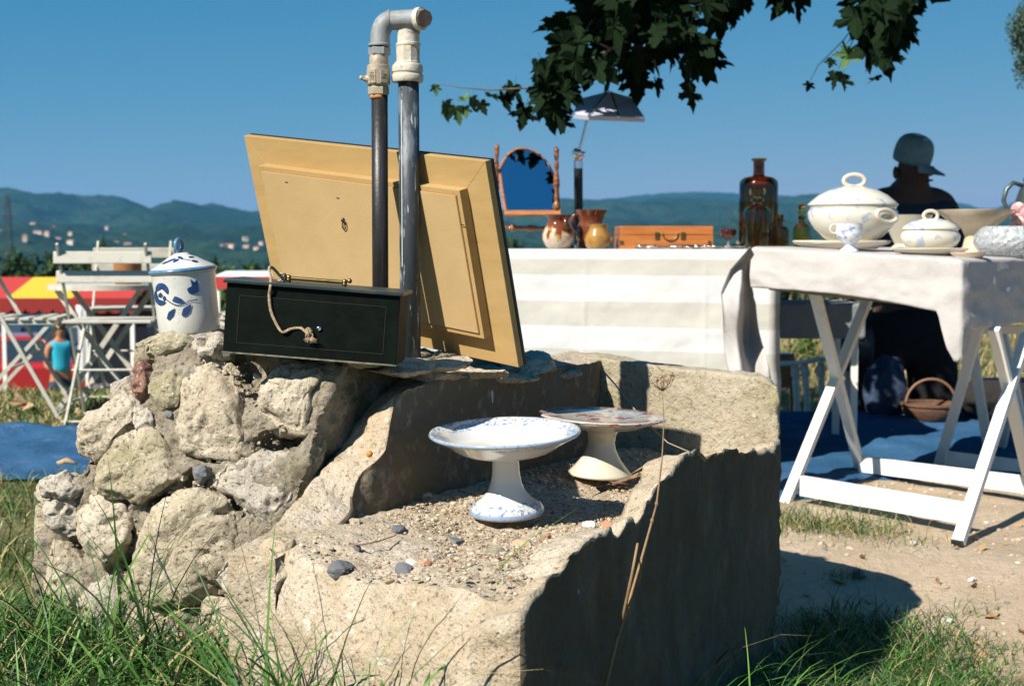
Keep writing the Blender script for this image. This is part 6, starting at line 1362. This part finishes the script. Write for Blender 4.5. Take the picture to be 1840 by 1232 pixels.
tw([(1560, 10, 5.6), (1520, 100, 5.6), (1505, 125, 5.6)], [.002, .0015, .001]); tw([(1420, -50, 5.6), (1405, 10, 5.6)], [.004, .002])
bz = tree0.location.z
MB().tube([(3.3, 6.1, bz - .2), (3.25, 6.1, .8), (3.1, 6.05, 1.7), (2.6, 5.9, 2.5), (1.9, 5.8, 2.75), (1.2, 5.7, 2.6), (P(1400, -60, 5.6))], [.19, .15, .12, .08, .05, .03, .012], 14).tube([(3.1, 6.05, 1.7), (3.6, 6.5, 2.9), (3.9, 6.9, 4.2)], [.10, .06, .03], 10).tube([(2.6, 5.9, 2.5), (2.2, 5.8, 2.3), P(1640, -60, 5.6)], [.05, .03, .008], 8).build('trunk', M_bark, tree0, True)
r = np.random.default_rng(5); nC = 10000
cp_ = np.stack([r.uniform(-1.3, 4.4, nC), r.uniform(3.9, 7.4, nC), r.uniform(2.15, 3.5, nC)], 1)
cp_[:, 2] += .10 * np.abs(cp_[:, 0] - 1); nz_ = fbm(cp_, 1.6, 2, 3); keep = (nz_ > -.45) & (cp_[:, 1] + .64 * (cp_[:, 2] - .95) > 5.85); cp_ = cp_[keep]  # out-of-view crown, shaped to shade the hanging leaves but spare the striped table
lv = np.array([v.co for v in LM[0].vertices][:1] + [v.co for v in LM[0].vertices][1:-4:3]); lf_ = np.array([(0, 1 + i, 1 + (i + 1) % (len(lv) - 1)) for i in range(len(lv) - 1)]); nb = len(lv)
A3 = r.normal(size=(len(cp_), 3)); A3[:, 2] += 1.5; A3 /= np.linalg.norm(A3, axis=1)[:, None]; X3 = np.cross(A3, r.normal(size=A3.shape)); X3 /= np.linalg.norm(X3, axis=1)[:, None]; Y3 = np.cross(A3, X3)
Vc = cp_[:, None, :] + .17 * (lv[None, :, 0:1] * X3[:, None, :] + lv[None, :, 1:2] * Y3[:, None, :] + lv[None, :, 2:3] * A3[:, None, :])
Fc = (lf_[None] + (np.arange(len(cp_)) * nb)[:, None, None]).reshape(-1, 3)
o = link_mesh('shade_canopy', Vc.reshape(-1, 3), Fc, M_leaf, tree0, False); o['kind'] = 'stuff'
# feathery branch at the right edge
fb = thing('tamarisk_tree', 'feathery fine leaved tree just entering at the right edge', 'tree', (3.35, 9, float(gz(3.35, 9))))
V, Fc = leaf_cloud(7000, (.20, .25, .42), .011, 77, 26); V += np.array([P(1868, 90, 9).x, 9, P(1840, 55, 9).z]); link_mesh('crown', V, Fc, mat('grey_green_foliage', (.05, .09, .06), .8), fb, False)
MB().tube([(3.35, 9, fb.location.z - .2), (3.4, 9, 1.2), (3.45, 9, 2.6)], [.08, .05, .02], 8).build('trunk', M_bark, fb, True)
# ------------------------------------------------------------------ grass
def blades(n, pos, h, wd, lean, seed, name, mts, p_m, segs=5, parent=None, bend=1.0, dirbias=None):
    r = np.random.default_rng(seed); N = len(pos)
    H = h * (.45 + .75 * r.random(N)); Wd = wd * (.6 + .8 * r.random(N)); a = r.random(N) * 2 * np.pi
    if dirbias is not None: a = dirbias + r.normal(size=N) * .9
    ln = lean * (.2 + 1.1 * r.random(N)); D = np.stack([np.cos(a), np.sin(a), 0 * a], 1); fa = r.random(N) * np.pi; S = np.stack([np.cos(fa), np.sin(fa), 0 * fa], 1)
    V = np.zeros((N, 2 * segs + 1, 3)); crv = .6 + .9 * r.random(N)
    for s in range(segs + 1):
        t = s / segs; th = ln * t * (1 + bend * t * crv); c = pos + D * (np.sin(np.minimum(th, 2.2)) * H * t)[:, None] * .9; z = H * t * np.cos(np.minimum(th * .75, 1.9)); c = c + np.array([0, 0, 1])[None] * z[:, None]
        w = Wd * (1 - t) ** .7 * (.6 + .8 * min(1, t * 3)) / 1.2
        if s < segs: V[:, 2 * s] = c - S * w[:, None]; V[:, 2 * s + 1] = c + S * w[:, None]
        else: V[:, 2 * segs] = c
    q = [(2 * s, 2 * s + 1, 2 * s + 3, 2 * s + 2) for s in range(segs - 1)]; nb = 2 * segs + 1
    q = np.array(q + [(2 * segs - 2, 2 * segs - 1, 2 * segs, 2 * segs)])
    tri = np.array([[a_, b_, c_] for a_, b_, c_, d_ in q[:-1]] + [[a_, c_, d_] for a_, b_, c_, d_ in q[:-1]] + [[2 * segs - 2, 2 * segs - 1, 2 * segs]])
    Fc = (tri[None] + (np.arange(N) * nb)[:, None, None]).reshape(-1, 3); mi = np.repeat(r.choice(len(mts), N, p=p_m), len(tri))
    o = link_mesh(name, V.reshape(-1, 3), Fc, None, parent, True, mats=mts, midx=mi); o['kind'] = 'stuff'; return o
MG = [mat('grass_green', (.04, .11, .020), .5, spec=.3), mat('grass_bright', (.10, .21, .038), .45, spec=.4), mat('grass_dry', (.36, .29, .13), .7), mat('grass_deep', (.022, .055, .016), .5)]
r = np.random.default_rng(17)
def scatter(n, x0, x1, y0, y1, dens):
    x = r.uniform(x0, x1, n); y = r.uniform(y0, y1, n); k = r.random(n) < dens(x, y); x, y = x[k], y[k]; return np.stack([x, y, gz(x, y) - .004], 1)
def inside_block(x, y):
    rub = (x > -.93) & (x < -.33) & (y > 2.19 + .40 * np.maximum(-.32 - x, 0)) & (y < 2.98)
    a = (x - Fp[0]) * (Rp - Fp)[1] - (y - Fp[1]) * (Rp - Fp)[0]; b_ = (x - Fp[0]) * (Lp - Fp)[1] - (y - Fp[1]) * (Lp - Fp)[0]
    bas = (a < .005) & (b_ > -.005) & (y < 3.35) & (x > -.4) & ((x - Lp[0]) * dl[1] - (y - Lp[1]) * dl[0] > -.1)
    return rub | bas
pn = lambda x, y, s, sd: fbm(np.stack([x, y, 0 * x], 1), s, 3, sd)
# lush grass on the left, in front of the rubble and under it
P1 = scatter(105000, -1.5, .05, 1.15, 2.75, lambda x, y: np.where(inside_block(x, y), 0, np.clip(.65 + pn(x, y, 5, 2) * .9, .1, 1)) * np.clip((-.0 - x) * 6, 0, 1))
blades(0, P1, .155, .0025, .75, 1, 'grass', MG, [.42, .20, .08, .30])
P1b = scatter(9000, -2.2, -.55, 2.5, 4.75, lambda x, y: np.where(inside_block(x, y), 0, np.clip(.6 + pn(x, y, 4, 3) * 1.2, 0, 1)))
blades(0, P1b, .10, .002, .8, 2, 'grass', MG, [.40, .18, .20, .22], 4)
# taller stems
P2 = scatter(1500, -1.25, -.28, 1.5, 2.35, lambda x, y: np.where(inside_block(x, y), 0, np.clip(.4 + pn(x, y, 6, 7) * 1.6, 0, 1)))
blades(0, P2, .22, .0024, .65, 3, 'tall_grass', MG, [.44, .30, .10, .16], 6)
def clump(px, y, n, h, seed, spread=.05, lean=.8, wd=.0026, bias=None):
    x = (px - CX) / F * y; rr = np.random.default_rng(seed); pos = np.stack([x + rr.normal(size=n) * spread, y + rr.normal(size=n) * spread, 0 * np.zeros(n)], 1); k = ~inside_block(pos[:, 0], pos[:, 1]); pos = pos[k]; pos[:, 2] = gz(pos[:, 0], pos[:, 1]); return blades(0, pos, h, wd, lean, seed, 'tall_grass', MG, [.45, .35, .08, .12], 7, dirbias=bias)
clump(560, 1.83, 90, .40, 5, .05, .75, .0026); clump(600, 1.80, 45, .42, 6, .05, 1.0, .0028, 0.2); clump(480, 1.98, 60, .36, 7, .05, .7); clump(330, 2.05, 50, .34, 8, .06, .8); clump(210, 2.2, 40, .34, 9, .06, .6); clump(400, 1.9, 60, .26, 10, .09, .8); clump(140, 2.3, 70, .26, 14, .1, .6)
# right side: shaded tuft by the block and sparse lawn
P3 = scatter(32000, .25, 2.0, 2.1, 3.3, lambda x, y: np.where(inside_block(x, y), 0, np.clip(.45 + pn(x, y, 5, 12) * 1.3 - np.clip((y - 2.85) * 2.2, 0, 1.3) * np.clip(.4 + x, 0, 1.2), 0, 1)))
blades(0, P3, .045, .0016, 1.0, 21, 'grass', MG, [.34, .12, .34, .20], 4)
P3b = scatter(22000, .45, 1.15, 2.2, 3.4, lambda x, y: np.where(inside_block(x, y), 0, np.clip(1.1 - np.abs(x - (.62 + (y - 2.2) * .12)) * 3.4, 0, 1) * np.clip((3.36 - y) * 5, 0, 1)))
blades(0, P3b, .085, .0018, .9, 22, 'grass', MG, [.40, .14, .12, .34], 5)
clump(1330, 2.35, 50, .20, 31, .08, 1.1, .0022, .3); clump(1450, 2.45, 60, .19, 32, .08, 1.2, .002, .2); clump(1240, 1.98, 26, .24, 33, .04, 1.1, .0022, .1); clump(1220, 1.95, 10, .32, 34, .03, .9, .002, .3)
# tufts on the dirt
for i, (px, y, n, h, sp_) in enumerate([(1460, 3.95, 260, .07, .10), (1530, 3.92, 260, .06, .10), (1410, 4.0, 90, .08, .05), (1590, 3.8, 90, .04, .08), (1525, 3.52, 50, .03, .03), (1750, 3.32, 40, .03, .04), (1730, 3.2, 60, .03, .06), (1400, 3.25, 160, .05, .1), (1820, 3.1, 60, .03, .05)]):
    x = (px - CX) / F * y; rr = np.random.default_rng(60 + i); pos = np.stack([x + rr.normal(size=n) * sp_, y + rr.normal(size=n) * sp_ * .5, np.zeros(n)], 1); pos[:, 2] = gz(pos[:, 0], pos[:, 1]); blades(0, pos, h * 1.3, .0014, .9, 60 + i, 'grass', MG, [.38, .14, .32, .16], 4)
# grass behind the blue cloth on the left and dry bank on the right
P4 = scatter(26000, -3.4, .4, 5.95, 8.4, lambda x, y: np.clip(.6 + pn(x, y, 3, 15) * .9, 0.05, 1))
blades(0, P4, .055, .0035, .8, 24, 'grass', [MG[0], MG[1], MG[2], MG[3]], [.26, .10, .48, .16], 3)
P5 = scatter(16000, 1.0, 5.5, 6.9, 13.5, lambda x, y: np.clip(.55 + pn(x, y, 1.5, 16) * .9, 0.05, 1))
blades(0, P5, .30, .005, .5, 25, 'dry_grass', [MG[2], MG[0], mat('straw', (.42, .34, .17), .8)], [.5, .15, .35], 3)
# small pebbles trodden into the dirt
def pos_dirt(r_, n):
    x = r_.uniform(.4, 2.3, n); y = r_.uniform(2.4, 4.9, n); return np.stack([x, y, gz(x, y) + .001], 1)
o = pebble_field(2600, pos_dirt, (.0012, .009), G, 13, 'gravel', None)
# dry leaf litter
def litter(r_, n):
    x = np.concatenate([r_.uniform(.5, 2.2, n // 2), r_.uniform(-3, 0, n - n // 2)]); y = np.where(x > 0, r_.uniform(2.2, 4.3, n), r_.uniform(6.0, 7.6, n)); return np.stack([x, y, gz(x, y) + .006], 1)
rr = np.random.default_rng(8); pl_ = litter(rr, 260); V = []; Fc = []
for i, p_ in enumerate(pl_):
    s = rr.uniform(.008, .022); E3 = np.array(Euler((rr.normal() * .4, rr.normal() * .4, rr.random() * 6)).to_matrix()); L5 = np.array([(-1, 0, .1), (-.3, .5, -.1), (.6, .4, .1), (1.1, 0, .25), (.5, -.5, .0), (-.4, -.4, .15)]) * s; b0_ = len(V); V += list(p_ + L5 @ E3.T); Fc.append(tuple(range(b0_, b0_ + 6)))
o = link_mesh('leaf_litter', V, Fc, mat('dead_leaf', (.30, .20, .10), .85), None, False); o['kind'] = 'stuff'
# big dead leaf on the grass at left
dlp = P(62, 745, 6.72); dlp.z = float(gz(dlp.x, dlp.y)) + .03
o = bpy.data.objects.new('fallen_leaf', leaf_mesh(40)); o.data.materials.clear(); o.data.materials.append(mat('tan_leaf', (.42, .28, .16), .8)); COL.objects.link(o); o.location = dlp; o.scale = (.16,) * 3; o.rotation_euler = (.5, .2, 1.2); tag(o, 'large curled tan leaf on the grass under the left folding chair', 'leaf')
# twigs on the blue cloth
lp_ = PH(118, 838, .02); 
o = MB().tube([lp_ + Vector((-.03, 0, .01)), lp_ + Vector((0, .01, .02)), lp_ + Vector((.035, .0, .012))], [.008, .011, .006], 7).build('wood_chip', mat('tan_leaf', (.42, .28, .16), .8), None, True); tag(o, 'tan bark chip on the blue cloth left of the rubble', 'chip')
# dry stalk in front of the basin
M_stalk = mat('dry_stalk', (.27, .175, .09), .75, (((.17, .10, .055), 40, .45, .7, 3),), ((200, .0008, 'N'),))
stk = thing('dry_stalk', 'tall dry umbel stalk rising in front of the shaded, stained side wall', 'plant', tuple(PH(1085, 1560, 0)))
pts = [(1060, 1500, 1.92), (1088, 1232, 1.94), (1108, 1150, 1.95), (1135, 1065, 1.97), (1158, 985, 1.98), (1180, 905, 1.99), (1190, 820, 2.0), (1193, 760, 2.0), (1190, 702, 2.0)]
MB().tube([P(*p_) for p_ in pts], [.003, .0028, .0025, .0022, .0019, .0015, .0011, .0009, .0008], 8).build('stem', M_stalk, stk, True)
MB().tube([P(*p_) for p_ in [(1118, 1115, 1.955), (1136, 1030, 1.96), (1146, 975, 1.96)]], [.0026, .0022, .0018], 8).build('broken_stem', M_stalk, stk, True)
MB().tube([P(*p_) for p_ in [(1136, 1075, 1.965), (1152, 1030, 1.97), (1148, 990, 1.965)]], [.0015, .0012, .0008], 6).build('side_stem', M_stalk, stk, True)
nd = MB()
for p_ in [(1180, 905, 1.99), (1172, 935, 1.985), (1152, 1010, 1.975), (1128, 1090, 1.96)]: nd.ball(P(*p_), (.0028, .0028, .0042), 8)
nd.build('stem_node', M_stalk, stk, True)['kind'] = 'stuff'
um = MB(); c0 = P(1190, 702, 2.0)
rr = random.Random(3)
for k in range(11):
    a = rr.uniform(0, 6.28); L = rr.uniform(.012, .026); e0 = c0 + Vector((math.cos(a) * L * .75, math.sin(a) * L * .6, L * .9)); um.tube([c0, c0 + (e0 - c0) * .55 + Vector((math.cos(a) * .004, 0, -.002)), e0], [.0007, .0006, .0004], 5)
    for q in range(3): um.ball(e0 + Vector((rr.gauss(0, .002), rr.gauss(0, .002), rr.gauss(0, .002))), .0013, 6)
um.build('seed_head', M_stalk, stk, True)['kind'] = 'stuff'
